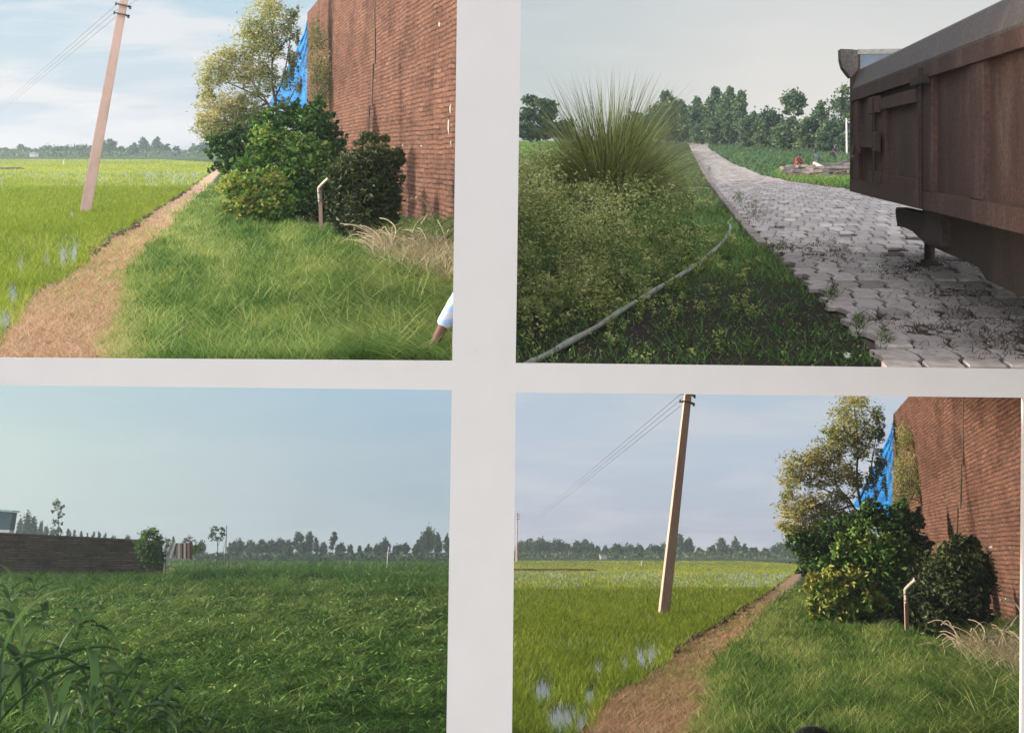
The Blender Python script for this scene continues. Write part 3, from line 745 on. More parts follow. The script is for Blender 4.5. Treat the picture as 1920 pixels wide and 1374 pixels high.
    for k in range(110):
        t = RNG.uniform(0, len(pl) - 1.01); i = int(t); q_ = pl[i] * (1 - t + i) + pl[i + 1] * (t - i); k_ = (q_[1] - 285) / 100
        P0 = gd(q_[0] + RNG.normal(0, 2.5) * k_, q_[1] + RNG.normal(0, 2) * k_); r_ = RNG.uniform(.02, .055)
        lump(g, P0 + [0, 0, .02], (r_ * 1.4, r_ * 2.2, r_), seed=k, nu=6, nv=3)
    o = build('clods', g, M['clod'], fr); tag(o, 'dark earth clods along the field edge of the footpath, %s picture' % tagw, 'earth clods', kind='stuff')
    # bund across the far field with a pale end, and a white stick
    g = G(); bx = np.linspace(-125, 20, 16)
    for k, x_ in enumerate(bx):
        P0 = gd(x_, 318 - .0 * k); lump(g, P0, (1.1, 1.8, .2), seed=90 + k, nu=8, nv=4)
    o = build('mud_bank', g, M['clod'], fr); tag(o, 'low dark mud bank ending in the far rice, %s picture' % tagw, 'mud bank')
    P0 = gd(119, 309); s = sp(119, 309, P0[1]); g = G()
    tube(g, np.array([P0 + [0, 0, -.05], P0 + [.02, 0, 5 * s], P0 + [.8 * s, 0, 9 * s], P0 + [2.6 * s, 0, 10.5 * s]]), np.array([.8, .8, .7, .5]) * s, 6)
    o = build('marker_stick', g, M['white'], fr); tag(o, 'small white bent stick standing in the far field, %s picture' % tagw, 'stick')
    # --- trees on the horizon ------------------------------------------------
    far_row(fr, far_items, far_base, 400, '%s far treeline' % tagw, 'trees on the horizon of the %s picture' % tagw)
    # low hedge mass under them
    g = G(); hx = RNG.uniform(mp(rx0, 0)[0], mp(420, 0)[0], 5200); hD = RNG.uniform(330, 480, 5200); b = fr.pt(hx, np.full(5200, far_base), hD); b[:, 2] = -EYE + RNG.random(5200) ** 1.5 * 2.1
    leaves(g, b, .9, np.clip(RNG.normal(.5, .2, 5200), 0, 1), .7)
    o = build('hedge', g, M['fartree'], fr); tag(o, 'low far scrub under the treeline, %s picture' % tagw, 'scrub', kind='stuff')
    # --- leaning concrete pole -------------------------------------------------
    B = gd(159.5, 400); D = B[1]; s = sp(160, 400, D)
    root = empty('utility_pole', fr, B, 'pinkish concrete utility pole leaning in the rice, %s picture' % tagw, 'utility pole')
    tip = pt(PX[0], -16 if fr is UP else -24, D); ax = unit((tip - B)); side = unit(np.cross(ax, [0, 1., 0])) * -1; side = unit(np.array([1, 0, 0]) - ax * ax[0]); dep = unit(np.cross(ax, side))
    ca, sa = math.cos(.35), math.sin(.35); u = side * ca + dep * sa; v = -side * sa + dep * ca
    g = G(); V = []; ch = .12
    for t in np.linspace(-.04, 1, 12):
        wv_ = (10.2 * (1 - t) + 7.2 * t) * s; wd = wv_ * .8; c = B + (tip - B) * t
        for a, b_ in ((-1, -1 + ch), (-1 + ch, -1), (1 - ch, -1), (1, -1 + ch), (1, 1 - ch), (1 - ch, 1), (-1 + ch, 1), (-1, 1 - ch)): V.append(c + u * a * wv_ + v * b_ * wd * .55)
    f = [(k * 8 + j, k * 8 + (j + 1) % 8, k * 8 + 8 + (j + 1) % 8, k * 8 + 8 + j) for k in range(11) for j in range(8)]
    g.add(V, [np.array(f), np.array([list(range(88, 96))])]); build('shaft', g, M['concrete'], fr, root)
    ends = []
    for rr in PX[1:3]:
        t = (400 - rr) / (416 if fr is UP else 424); c = B + (tip - B) * t; cl_ = G(); sz = 9.5 * s
        box(cl_, c - v * 0, (2.35 * sz, 1.9 * sz, 2.0 * s), np.array([side, np.cross(ax, side), ax]))
        tube(cl_, np.array([c - side * 14 * s, c - side * 9 * s]), 1.2 * s, 6); tube(cl_, np.array([c + side * 9 * s - ax * 1.5 * s, c + side * 15 * s - ax * 2.5 * s]), 1.2 * s, 6)
        br_ = build('clamp', cl_, M['iron'], fr, root)
        for sg in (-1, 1):
            q_ = c + side * sg * 14 * s - ax * (0 if sg < 0 else 2) * s; ig = G()
            tube(ig, np.array([q_ - ax * 3.2 * s, q_ - ax * 1 * s, q_, q_ + ax * 1 * s, q_ + ax * 3.2 * s]), np.array([2.2, 2.2, 1.2, 2.2, 2.2]) * s * (1 if sg > 0 else .7), 8)
            build('insulator', ig, M['iron'], fr, br_)
    for k, (a, b_) in enumerate((((229, 0), (36, 186)), ((225, 14), (40, 187)), ((221, 29), (42, 188)))):
        A = pt(a[0] + PX[3], a[1] + PX[4], D); far = pt(b_[0] - 90 + PX[3], b_[1] + 62 + PX[4], 330.); g = G(); T = np.linspace(0, 1, 26) ** 2.2
        c = A + (far - A) * T[:, None]; 
        tube(g, c, (.55 * s) + 0 * T, 5); o = build('power_line', g, M['wire'], fr)
        tag(o, '%s overhead wire running left from the leaning pole, %s picture' % (('topmost', 'middle', 'lowest')[k], tagw), 'power line', 'overhead wires of the %s picture' % tagw)
    A = pt(238 + PX[3], 12 + PX[4], D); Bq = pt(300 + PX[3], -34 + PX[4], D - 9); g = G(); tube(g, np.array([A, (A + Bq) / 2 - [0, 0, .03], Bq]), .5 * s, 5)
    o = build('power_line', g, M['wire'], fr); tag(o, 'short wire rising right from the pole clamp, %s picture' % tagw, 'power line', 'overhead wires of the %s picture' % tagw)
    # --- brick wall -------------------------------------------------------------
    A = gd(862, 437); Bf = gd(575, 350); d = Bf - A; d[2] = 0; Lw = np.linalg.norm(d); d = d / Lw; nrm = np.array([-d[1], d[0], 0]); nrm = nrm if nrm[0] < 0 else -nrm
    A0 = A - d * NEAR; L2 = Lw + NEAR; rt_ = fr.ray(*mp(577, 24)); rt_ = rt_ * ((nrm @ A0) / (rt_ @ nrm)); sT = (rt_ - A0) @ d; H = rt_[2] - A0[2]
    root = empty('brick_wall', fr, A0, 'tall red brick side wall behind the bushes, %s picture' % tagw, 'brick wall')
    g = G(); nx, nz = 40, 16; V = []; UVs = []
    for k in range(nz + 1):
        for j in range(nx + 1):
            Lk = L2 + (sT - L2) * k / nz; V.append(A0 + d * Lk * j / nx + [0, 0, H * k / nz] + nrm * .02 * math.sin(j * 1.7 + k)); UVs.append((Lk * j / nx, H * k / nz))
    f = [(k * (nx + 1) + j, k * (nx + 1) + j + 1, (k + 1) * (nx + 1) + j + 1, (k + 1) * (nx + 1) + j) for k in range(nz) for j in range(nx)]
    g.add(V, [np.array(f)], uv=UVs)
    back = A0 - nrm * .35; c4 = [A0, A0 + d * L2, A0 + d * L2 - nrm * .35, back]
    e0 = Bf; 
    Bt = A0 + d * sT + [0, 0, H]
    for q_ in ([Bf, Bf - nrm * .35, Bt - nrm * .35, Bt], [A0 + [0, 0, H], Bt, Bt - nrm * .35, back + [0, 0, H]], [back, Bf - nrm * .35, Bt - nrm * .35, back + [0, 0, H]]):
        q_ = np.array(q_); g.add(q_, [np.array([[0, 1, 2, 3]])], uv=[(0, 0), (.35, 0), (.35, H), (0, H)])
    build('brickwork', g, M['brick'], fr, root, uv=True)
    if fr is UP:  # added wall, unseen behind the margin, shades the upper right place
        C0 = np.array([-.034 * 8.2, 8.2, -EYE]); C1 = A0 * [1, 1, 0] + [0, 0, -EYE]; dd = C1 - C0; Lr = np.linalg.norm(dd); dd = dd / Lr; nn = np.array([-dd[1], dd[0], 0])
        g = G()
        for q_, ln in (([C0 + nn * .1, C1 + nn * .1, C1 + nn * .1 + [0, 0, H], C0 + nn * .1 + [0, 0, 5.2]], Lr), ([C1 - nn * .1, C0 - nn * .1, C0 - nn * .1 + [0, 0, 5.2], C1 - nn * .1 + [0, 0, H]], Lr), ([C0 - nn * .1, C0 + nn * .1, C0 + nn * .1 + [0, 0, 5.2], C0 - nn * .1 + [0, 0, 5.2]], .2), ([C0 + nn * .1 + [0, 0, 5.2], C1 + nn * .1 + [0, 0, H], C1 - nn * .1 + [0, 0, H], C0 - nn * .1 + [0, 0, 5.2]], Lr)):
            g.add(np.array(q_), [np.array([[0, 1, 2, 3]])], uv=[(0, 0), (ln, 0), (ln, 5.2), (0, 5.2)])
        build('added_shade_wall', g, M['brick'], fr, root, uv=True)
    # straight joint where two builds of the wall meet, thin dark gap strip proud of nothing: recess line
    def wallpt(px, py, off=0.0):
        r = fr.ray(*mp(px, py)); nA = nrm @ A0; t = (nA + off) / (r @ nrm); return r * t
    g = G()
    for xx, ya, yb in ((703, -40, 40), (703, 40, 120), (700, 120, 200), (693, 200, 262)):
        tube(g, np.array([wallpt(xx + (1.5 if yb < 60 else 0), ya, .012), wallpt(xx - (2 if yb > 150 else 0), yb, .012)]), .03, 5)
    build('joint', g, M['clod'], fr, root)
    g = G()
    for (px, py, rx, ry) in ((825, 46, 6, 5), (845, 205, 3, 8), (842, 238, 6, 14), (846, 268, 4, 5), (758, 273, 14, 2.5), (792, 274, 10, 2)):
        c = wallpt(px, py, -.3 * rx * .012); ss = sp(px, py, c[1]); lump(g, c, (.012 + .3 * rx * ss, rx * ss * 1.0, ry * ss), seed=int(px), rough=.18)
    build('mortar_patch', g, M['stone'], fr, root)
    # --- blue sheet hung from the far end of the wall ---------------------------
    pl = [(577, 34), (570, 60), (556, 92), (540, 124), (522, 160), (503, 196)]; pr = [(583, 36), (583, 75), (582, 110), (581, 150), (580, 190), (572, 222)]
    g = G(); V = []; nu = 14; nv = 26
    for k in range(nv + 1):
        t = k / nv; i = min(int(t * 5), 4); u = t * 5 - i
        a = np.array(pl[i]) * (1 - u) + np.array(pl[i + 1]) * u; b_ = np.array(pr[i]) * (1 - u) + np.array(pr[i + 1]) * u
        for j in range(nu + 1):
            q_ = a * (1 - j / nu) + b_ * j / nu; V.append(pt(q_[0], q_[1], Bf[1] + .35 + 1.4 * (1 - j / nu) * t + .03 * math.sin(j * 1.9 + k * .35) + RNG.normal(0, .012)))
    V = np.array(V); m_ = len(V); f = np.array([(k * (nu + 1) + j, k * (nu + 1) + j + 1, (k + 1) * (nu + 1) + j + 1, (k + 1) * (nu + 1) + j) for k in range(nv) for j in range(nu)])
    g.add(np.vstack([V, V + [0, .02, 0]]), [f, f[:, ::-1] + m_]); o = build('tarpaulin', g, M['tarp'], fr, smooth=True)
    tag(o, 'bright blue plastic sheet hanging off the far end of the brick wall, %s picture' % tagw, 'tarpaulin')
    # --- the tree ------------------------------------------------------------------
    DT = 41. * kD
    blobs = [(503, 2, 30, 28, .75), (498, 40, 46, 34, .62), (485, 80, 52, 28, .55), (548, 28, 14, 24, .5), (538, 55, 18, 20, .5), (520, 92, 22, 22, .45), (470, 60, 22, 16, .6),
             (440, 104, 42, 20, .74), (422, 122, 50, 24, .72), (391, 148, 28, 26, .66), (384, 176, 18, 16, .6), (452, 148, 48, 18, .72), (482, 130, 30, 26, .74), (430, 192, 44, 24, .80), (396, 208, 36, 22, .84), (380, 236, 22, 16, .72), (420, 240, 44, 22, .62),
             (462, 212, 36, 24, .5), (478, 178, 28, 16, .55), (508, 150, 22, 30, .42), (440, 258, 40, 16, .35), (470, 246, 36, 16, .35), (540, 150, 12, 30, .4), (556, 110, 8, 20, .4), (532, 190, 14, 12, .35), (495, 215, 26, 20, .35), (405, 250, 34, 18, .5), (450, 226, 50, 22, .55), (548, 120, 8, 40, .4), (440, 275, 36, 16, .32), (556, 72, 7, 22, .45), (562, 160, 6, 26, .4), (500, 245, 30, 18, .3)]
    limbs = [[(520, 268), (521, 225), (515, 185), (510, 140), (512, 80), (505, 10)], [(519, 225), (500, 190), (476, 160), (462, 128), (440, 105)], [(518, 215), (490, 185), (450, 165), (410, 150), (385, 150)],
             [(515, 185), (530, 150), (540, 100), (548, 40)], [(500, 195), (470, 205), (430, 200), (395, 215)], [(512, 90), (495, 60), (480, 40)], [(520, 235), (470, 235), (420, 245), (385, 240)], [(521, 230), (540, 195), (556, 160)], [(511, 110), (530, 85), (542, 62)]]
    tree(Q, 'tree', 520, 0, DT, blobs, 25000, 5.8, M['tree_dry'], 'tall feathery tree with yellowing leaves before the blue sheet, %s picture' % tagw, None, limbs, 7., base=gdz(fr, mp, 520, DT), aspect=.42, clump=.34, k=18, shell=.45, rag=.22)
    bl = [(592, 60, 14, 26, .55), (640, 130, 16, 14, .5), (625, 160, 22, 22, .45), (596, 80, 24, 30, .5), (603, 120, 36, 34, .55), (590, 150, 20, 36, .55), (612, 150, 24, 26, .45), (632, 112, 14, 10, .5), (600, 185, 28, 18, .35)]
    wb = wallpt(598, 130); Dw = wb[1] - 3.6
    tree(Q, 'dry_shrub', 600, 0, Dw, bl, 4600, 4.8, M['tree_dry'], 'thin brownish shrub in front of the far brickwork, %s picture' % tagw, None,
         [[(600, 300), (598, 220), (594, 150), (597, 70)], [(598, 210), (615, 170), (634, 150), (650, 140)], [(597, 180), (610, 140), (634, 112)], [(596, 160), (588, 120)]], 2.2, cat='shrub', base=gdz(fr, mp, 600, Dw), aspect=.35, clump=.4)
    # --- bushes ---------------------------------------------------------------------
    def bush(name, px, D, blobs, n, lp, mat, label, asp=.55, **kw):
        D = D * kD; sprig = []
        for b_ in blobs:                                # ragged outline: shoots that stick out of every mass
            for k_ in range(6):
                a = RNG.uniform(-.3, PI + .3) if k_ < 3 else RNG.uniform(0, 2 * PI); q_ = RNG.uniform(.95, 1.4); z_ = RNG.uniform(.14, .36)
                sprig.append((b_[0] + math.cos(a) * b_[2] * q_, b_[1] - math.sin(a) * b_[3] * q_, b_[2] * z_, b_[3] * z_ * 1.5, b_[4] + RNG.uniform(-.1, .2)) + tuple(b_[5:]))
        st = [[(px, 0), (px - 4, blobs[0][1] + 12), (blobs[0][0], blobs[0][1])]] + [[(px, blobs[0][1] + 14), ((px + b_[0]) / 2, b_[1] + 4), (b_[0], b_[1])] for b_ in blobs[1:5]]
        blobs = [(b_[0], b_[1], b_[2] * 1.05, b_[3] * 1.02) + tuple(b_[4:]) for b_ in blobs] + sprig; n = int(n * 1.35); lp *= 1.3
        tree(Q, name, px, 0, D, blobs, n, lp, mat, label + ', %s picture' % tagw, None, [[(a[0], max(a[1], 1)) for a in L] for L in st], 3.0, cat='bush', base=gdz(fr, mp, px, D), aspect=asp, rag=.32, **kw)
    bush('bush', 425, 38, [(428, 290, 30, 22, .22), (410, 278, 22, 16, .2), (446, 268, 30, 18, .22), (425, 312, 24, 12, .15), (402, 262, 16, 10, .3), (452, 300, 30, 20, .2), (470, 270, 26, 26, .25), (478, 240, 24, 18, .3)], 4200, 6.0, M['bush'], 'darkest leafy bush at the left edge of the thicket')
    bush('bush', 560, 31, [(560, 228, 44, 26, .30), (592, 218, 26, 22, .32), (524, 225, 28, 20, .34), (605, 240, 22, 22, .25), (575, 262, 42, 22, .22), (596, 290, 28, 30, .2), (540, 205, 22, 10, .35), (618, 268, 20, 26, .2), (500, 245, 24, 20, .3), (622, 300, 22, 26, .18)], 5600, 7.0, M['bush'], 'high dark green bush against the brick wall above the others')
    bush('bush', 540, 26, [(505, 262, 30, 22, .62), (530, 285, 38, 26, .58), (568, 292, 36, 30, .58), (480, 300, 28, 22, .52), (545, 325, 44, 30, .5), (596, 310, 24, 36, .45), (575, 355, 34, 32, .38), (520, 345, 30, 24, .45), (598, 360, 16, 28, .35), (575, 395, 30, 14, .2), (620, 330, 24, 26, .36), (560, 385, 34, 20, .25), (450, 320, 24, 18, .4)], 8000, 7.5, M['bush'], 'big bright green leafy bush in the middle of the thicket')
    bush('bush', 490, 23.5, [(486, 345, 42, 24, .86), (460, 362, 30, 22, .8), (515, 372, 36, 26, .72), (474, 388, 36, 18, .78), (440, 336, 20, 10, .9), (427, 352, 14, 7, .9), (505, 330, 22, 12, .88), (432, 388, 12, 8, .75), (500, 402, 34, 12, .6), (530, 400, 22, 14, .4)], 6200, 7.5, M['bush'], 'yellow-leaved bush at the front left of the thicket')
    bush('dark_bush', 690, 19.5, [(690, 300, 40, 28, .62), (720, 290, 24, 22, .72), (650, 315, 30, 28, .55, 2.), (725, 330, 24, 30, .5), (690, 350, 50, 32, .42), (640, 370, 26, 36, .42, 2.), (725, 385, 22, 34, .36), (680, 405, 44, 34, .34), (636, 410, 18, 26, .36, 2.), (710, 438, 32, 18, .3), (660, 438, 26, 12, .34), (700, 262, 18, 10, .7), (618, 392, 22, 36, .3, 5.), (612, 350, 18, 26, .35, 5.), (598, 405, 20, 22, .3, 5.)], 12500, 7.5, M['bushshade'], 'blackish shaded bush beside the bent pipe', shell=.4)
    # --- pipe on a stake ----------------------------------------------------------------
    B = gd(603, 436); D = B[1]; s = sp(603, 430, D)
    root = empty('pipe_stand', fr, B, 'bent pale pipe strapped to a pinkish wooden stake by the bush, %s picture' % tagw, 'pipe stand')
    g = G(); extrude(g, [pt(598.5, 438, D), pt(605.5, 438, D), pt(603.2, 357, D), pt(596.5, 357, D)], [0, .05, 0]); build('stake', g, M['stake'], fr, root)
    g = G(); c = spline([pt(599.5, 378, D - .03), pt(598.8, 366, D - .04), pt(598, 354, D - .05), pt(602, 348, D - .1), pt(610, 340, D - .22), pt(617, 333.5, D - .34)], 18)
    tube(g, c, 3.1 * s, 10, cap=False); tube(g, np.array([c[-1] - (c[-1] - c[-2]) * .6, c[-1] + (c[-1] - c[-2]) * .3]), 4.4 * s, 12, cap=False); pb = build('pipe', g, M['pipe'], fr, root, smooth=True)
    g = G(); e = c[-1] + (c[-1] - c[-2]) * .25; tube(g, np.array([e - (c[-1] - c[-2]) * .3, e]), 2.4 * s, 10); build('mouth', g, M['black'], fr, pb)  # solid black plug stands in for the shade inside the pipe
    g = G(); tube(g, spline([pt(606, 356, D - .06), pt(609, 366, D - .05), pt(608, 376, D - .05)], 8), .6 * s, 5)
    for yy_ in (362, 374): tube(g, np.array([pt(595.5, yy_, D - .09), pt(604.5, yy_ - 1, D - .09)]), .9 * s, 5)
    build('strap', g, M['wire'], fr, root)
    # --- dead bush ------------------------------------------------------------------------
    B = gd(790, 478); D = B[1]; s = sp(790, 478, D)
    root = empty('dead_bush', fr, B, 'leafless tan dead bush of bent stems at the foot of the wall, %s picture' % tagw, 'dead bush')
    g = G()
    stems = [[(735, 458), (742, 440), (740, 424), (726, 412), (712, 409)], [(737, 470), (735, 450), (728, 436), (722, 425)], [(790, 480), (778, 455), (773, 445), (777, 425), (790, 410), (800, 404)], [(800, 490), (790, 470), (778, 452), (764, 446), (758, 455)],
             [(744, 470), (743, 455), (750, 462)], [(768, 466), (758, 452), (752, 448)], [(842, 430), (834, 445), (820, 462), (808, 472)], [(845, 490), (838, 460), (830, 430), (820, 412)], [(815, 460), (836, 444), (850, 430)], [(700, 462), (718, 460), (735, 462), (760, 466)],
             [(790, 420), (800, 405), (806, 400)], [(812, 500), (806, 470), (800, 452)], [(830, 500), (822, 480), (815, 468)], [(848, 520), (842, 490), (838, 470)], [(720, 425), (716, 432)], [(770, 372), (800, 380), (812, 408), (816, 425)], [(780, 370), (795, 376), (806, 392)]]
    for k in range(150):
        x0 = RNG.uniform(695, 856); y0 = RNG.uniform(455, 520) + (x0 - 705) * .12; a = RNG.uniform(-1.1, 1.1); Lh = RNG.uniform(18, 64)
        stems.append([(x0, y0), (x0 + a * Lh * .4, y0 - Lh * .5), (x0 + a * Lh, y0 - Lh * .8), (x0 + a * Lh * 1.5, y0 - Lh * RNG.uniform(.5, .95))])
    gt = G()
    for k, S_ in enumerate(stems):
        dd = RNG.uniform(-.5, .7); c = spline([pt(a, b_, D + dd + .1 * i) for i, (a, b_) in enumerate(S_)], 12); g1 = G() if k < 17 else gt
        tube(g1, c, np.linspace(1.5, .8, 12) * s * (1.1 if k < 17 else .85), 5)
        if k < 17: build('stem', g1, M['deadwood'], fr, root)
    tw_ = build('twigs', gt, M['deadwood'], fr, root); tw_['kind'] = 'stuff'
    xs = RNG.uniform(700, 862, 3200); ys = 455 + (xs - 700) * .28 + RNG.normal(0, 22, 3200); ys = np.maximum(ys, 446); Ps = gd(xs, ys)
    g = G(); blades(g, Ps, RNG.uniform(.12, .55, 3200), .012, .7, np.clip(RNG.normal(.62, .25, 3200), 0, 1), None, .6, 2); Pw = gd(RNG.uniform(735, 870, 900), RNG.uniform(430, 475, 900))
    o = build('dry_grass', g, M['drygrass'], fr); tag(o, 'tangle of dry straw-coloured grass at the wall foot, %s picture' % tagw, 'dry grass', kind='stuff')
    g = G(); blades(g, Pw, RNG.uniform(.25, .75, 900), .03, .5, np.clip(RNG.normal(.25, .15, 900), 0, 1), None, .8, 3); o = build('weeds', g, M['grass'], fr); tag(o, 'dark arching weeds between wall and dead bush, %s picture' % tagw, 'weeds', kind='stuff')
def gdz(fr, mp, px, D):
    p = fr.pt(*mp(px, 400), D); p[2] = -EYE; return p

TLF = [(-60, 276, 14, 'broad'), (10, 281, 13, 'broad'), (24, 283, 9, 'round'), (38, 274, 9, 'tall'), (54, 282, 9, 'round'), (66, 283, 9, 'round'), (88, 277, 13, 'broad'), (108, 277, 13, 'broad'), (124, 278, 8, 'round'),
       (142, 275, 11, 'broad'), (157, 276, 12, 'broad'), (172, 277, 9, 'round'), (194, 266, 7, 'tall'), (208, 263, 9, 'tall'), (228, 279, 10, 'round'), (245, 276, 9, 'round'), (253, 272, 6, 'tall'), (268, 261, 9, 'tall'), (283, 280, 8, 'round'),
       (295, 260, 8, 'tall'), (312, 273, 7, 'tall'), (330, 279, 9, 'round'), (346, 286, 7, 'round'), (362, 273, 6, 'tall'), (381, 271, 12, 'broad'), (396, 280, 8, 'round')]
rice_place(UP, mp_id, 'upper left', TLF, 296, 0.0, -40, 870, 690, 2.3, (235.5, 10, 27, 0, 0))
BRF = [(975, 1018, 8, 'round'), (992, 1013, 10, 'broad'), (1012, 1012, 14, 'broad'), (1030, 1020, 10, 'round'), (1045, 1015, 12, 'broad'), (1062, 1021, 9, 'round'), (1080, 1019, 9, 'round'), (1096, 1015, 10, 'tall'), (1107, 1021, 8, 'round'), (1120, 1028, 6, 'round'),
       (1135, 1028, 7, 'round'), (1157, 1023, 11, 'broad'), (1178, 1023, 11, 'broad'), (1197, 1025, 10, 'broad'), (1226, 1024, 11, 'broad'), (1243, 1024, 10, 'broad'), (1274, 1004, 8, 'tall'), (1291, 1012, 9, 'tall'), (1312, 1031, 9, 'round'), (1335, 1026, 8, 'tall'),
       (1353, 1012, 9, 'tall'), (1366, 1030, 6, 'round'), (1378, 1010, 7, 'tall'), (1395, 1024, 7, 'tall'), (1412, 1030, 10, 'round'), (1436, 1032, 7, 'round'), (1450, 1028, 7, 'tall'), (1463, 1021, 11, 'broad'), (1478, 1022, 10, 'round')]
rice_place(LOW, mp_br, 'lower right', BRF, 1047.5, .08, -150, 850, 640, 6., (204.5, -12, 4, -31, -20))

# things seen in one of the two views only -----------------------------------
P0 = LOW.pt(968.5, 1050, 230); P0[2] = -EYE; s = float(LOW.sp(968, 1050, 230))
root = empty('utility_pole', LOW, P0, 'thin far utility pole with three cross arms at the left edge, lower right picture', 'utility pole')
g = G(); tp = LOW.pt(970, 958, 230); tube(g, np.array([P0, tp]), np.array([1.8, 1.2]) * s, 8); build('shaft', g, M['concrete'], LOW, root)
for rr in (964, 968, 972.5):
    g = G(); c = LOW.pt(970.5, rr, 230 - .2); box(g, c + np.array([1., 0, 0]) * s, (7 * s, .12, .9 * s)); build('cross_arm', g, M['iron'], LOW, root)
for fr_, px, row, D, w_, nm in ((UP, 64, 295, 330, 9, 'upper left'), (LOW, 1131, 1045.5, 330, 12, 'lower right')):
    P0 = fr_.pt(px, row, D); P0[2] = -EYE; s = float(fr_.sp(px, row, D))
    root = empty('hut', fr_, P0, 'tiny pale hut below the far treeline, %s picture' % nm, 'hut')
    g = G(); box(g, P0 + [0, 0, 3.2 * s], (w_ * s, 3., 7 * s)); build('walls', g, M['white'], fr_, root)
    g = G(); extrude(g, [P0 + [-w_ * .6 * s, -1.8, 6.6 * s], P0 + [w_ * .6 * s, -1.8, 6.6 * s], P0 + [w_ * .6 * s, -1.8, 7.6 * s], P0 + [-w_ * .5 * s, -1.8, 8.6 * s]], [0, 3.6, 0]); build('roof', g, M['stone'], fr_, root)
# black rounded thing at the bottom edge of the lower right view
c = LOW.gd(1525, 1392); s = float(LOW.sp(1525, 1380, c[1]))
g = G(); lump(g, c + [0, 0, 2 * s], (38 * s, 38 * s, 27 * s), rough=.0, nu=22, nv=12); o = build('black_dome', g, M['black'], LOW, smooth=True)
tag(o, 'smooth black rounded object just showing at the bottom edge, lower right picture', 'black object')
# the person leaning at the right edge of the upper left view: kneeling, one arm propped on the ground
B = UP.gd(900, 671); B[2] = -EYE
J = {'pelvis': (.06, .12, .22), 'chest': (.05, .10, .50), 'neck': (.045, .08, .63), 'head': (.04, .06, .75), 'shoulderL': (-.13, .06, .52), 'elbowL': (-.30, -.06, .22), 'wristL': (-.40, -.16, .03),
     'shoulderR': (.17, .08, .54), 'elbowR': (.17, .12, .28), 'wristR': (.10, .30, .16), 'hipL': (-.02, .12, .2), 'kneeL': (-.08, .50, .09), 'ankleL': (.0, .14, .06), 'toeL': (.02, .02, .05),
     'hipR': (.14, .12, .2), 'kneeR': (.18, .52, .09), 'ankleR': (.12, .14, .06), 'toeR': (.12, .02, .05), 'face': (0, 1., 0)}
chain_person(UP, B, J, 'person leaning on one arm in a pale blue and white sleeve, upper left picture', M['stripes'], M['dark_cloth'], sleeve=.95)
# ----------------------------------------------------------------------------
# upper right: paved lane, weeds, tall grass, trailer
# ----------------------------------------------------------------------------
# pavers: long wavy-edged blocks in rows along the lane
def paver_mat():
    m, nt, out = new_mat('grey_pavers')
    at = N(nt, 'ShaderNodeAttribute', attribute_name='tint'); tc = N(nt, 'ShaderNodeTexCoord')
    r = ramp(nt, at.outputs['Fac'], [(0, (.22, .185, .175)), (.5, (.37, .315, .30)), (1, (.53, .465, .44))])
    n1 = noise(nt, tc.outputs['Object'], .42, 6, .65); n2 = noise(nt, tc.outputs['Object'], 9, 6, .7)
    dirt = ramp(nt, n1, [(.55, (0, 0, 0)), (.78, (.6, .6, .6))])
    c = mixc(nt, dirt.outputs[0], r.outputs[0], (.085, .058, .045))
    f2 = ramp(nt, n2, [(.3, (.6, .58, .56)), (.7, (1.15, 1.15, 1.15))]); c = mixc(nt, 1., c, f2.outputs[0], 'MULTIPLY')
    p = N(nt, 'ShaderNodeBsdfPrincipled'); p.inputs['Roughness'].default_value = .7; p.inputs['Specular IOR Level'].default_value = .4
    nt.links.new(c, p.inputs['Base Color']); b = N(nt, 'ShaderNodeBump'); b.inputs['Strength'].default_value = .5; b.inputs['Distance'].default_value = .02
    nt.links.new(n2, b.inputs['Height']); nt.links.new(b.outputs[0], p.inputs['Normal']); nt.links.new(p.outputs[0], out.inputs[0]); return m
M['paver'] = paver_mat()
ax_ = unit(np.array([.153, 1., 0])); bx_ = np.array([1., 0, 0])
LA, WB = .74, .30
prof = [(0, .0), (.3, .02), (.46, .20), (.74, .18), (1, .02)]          # (along, sideways) of a block's long edge
g = G(); V = []; FQ = []; FT = []; TT = []
na = 215
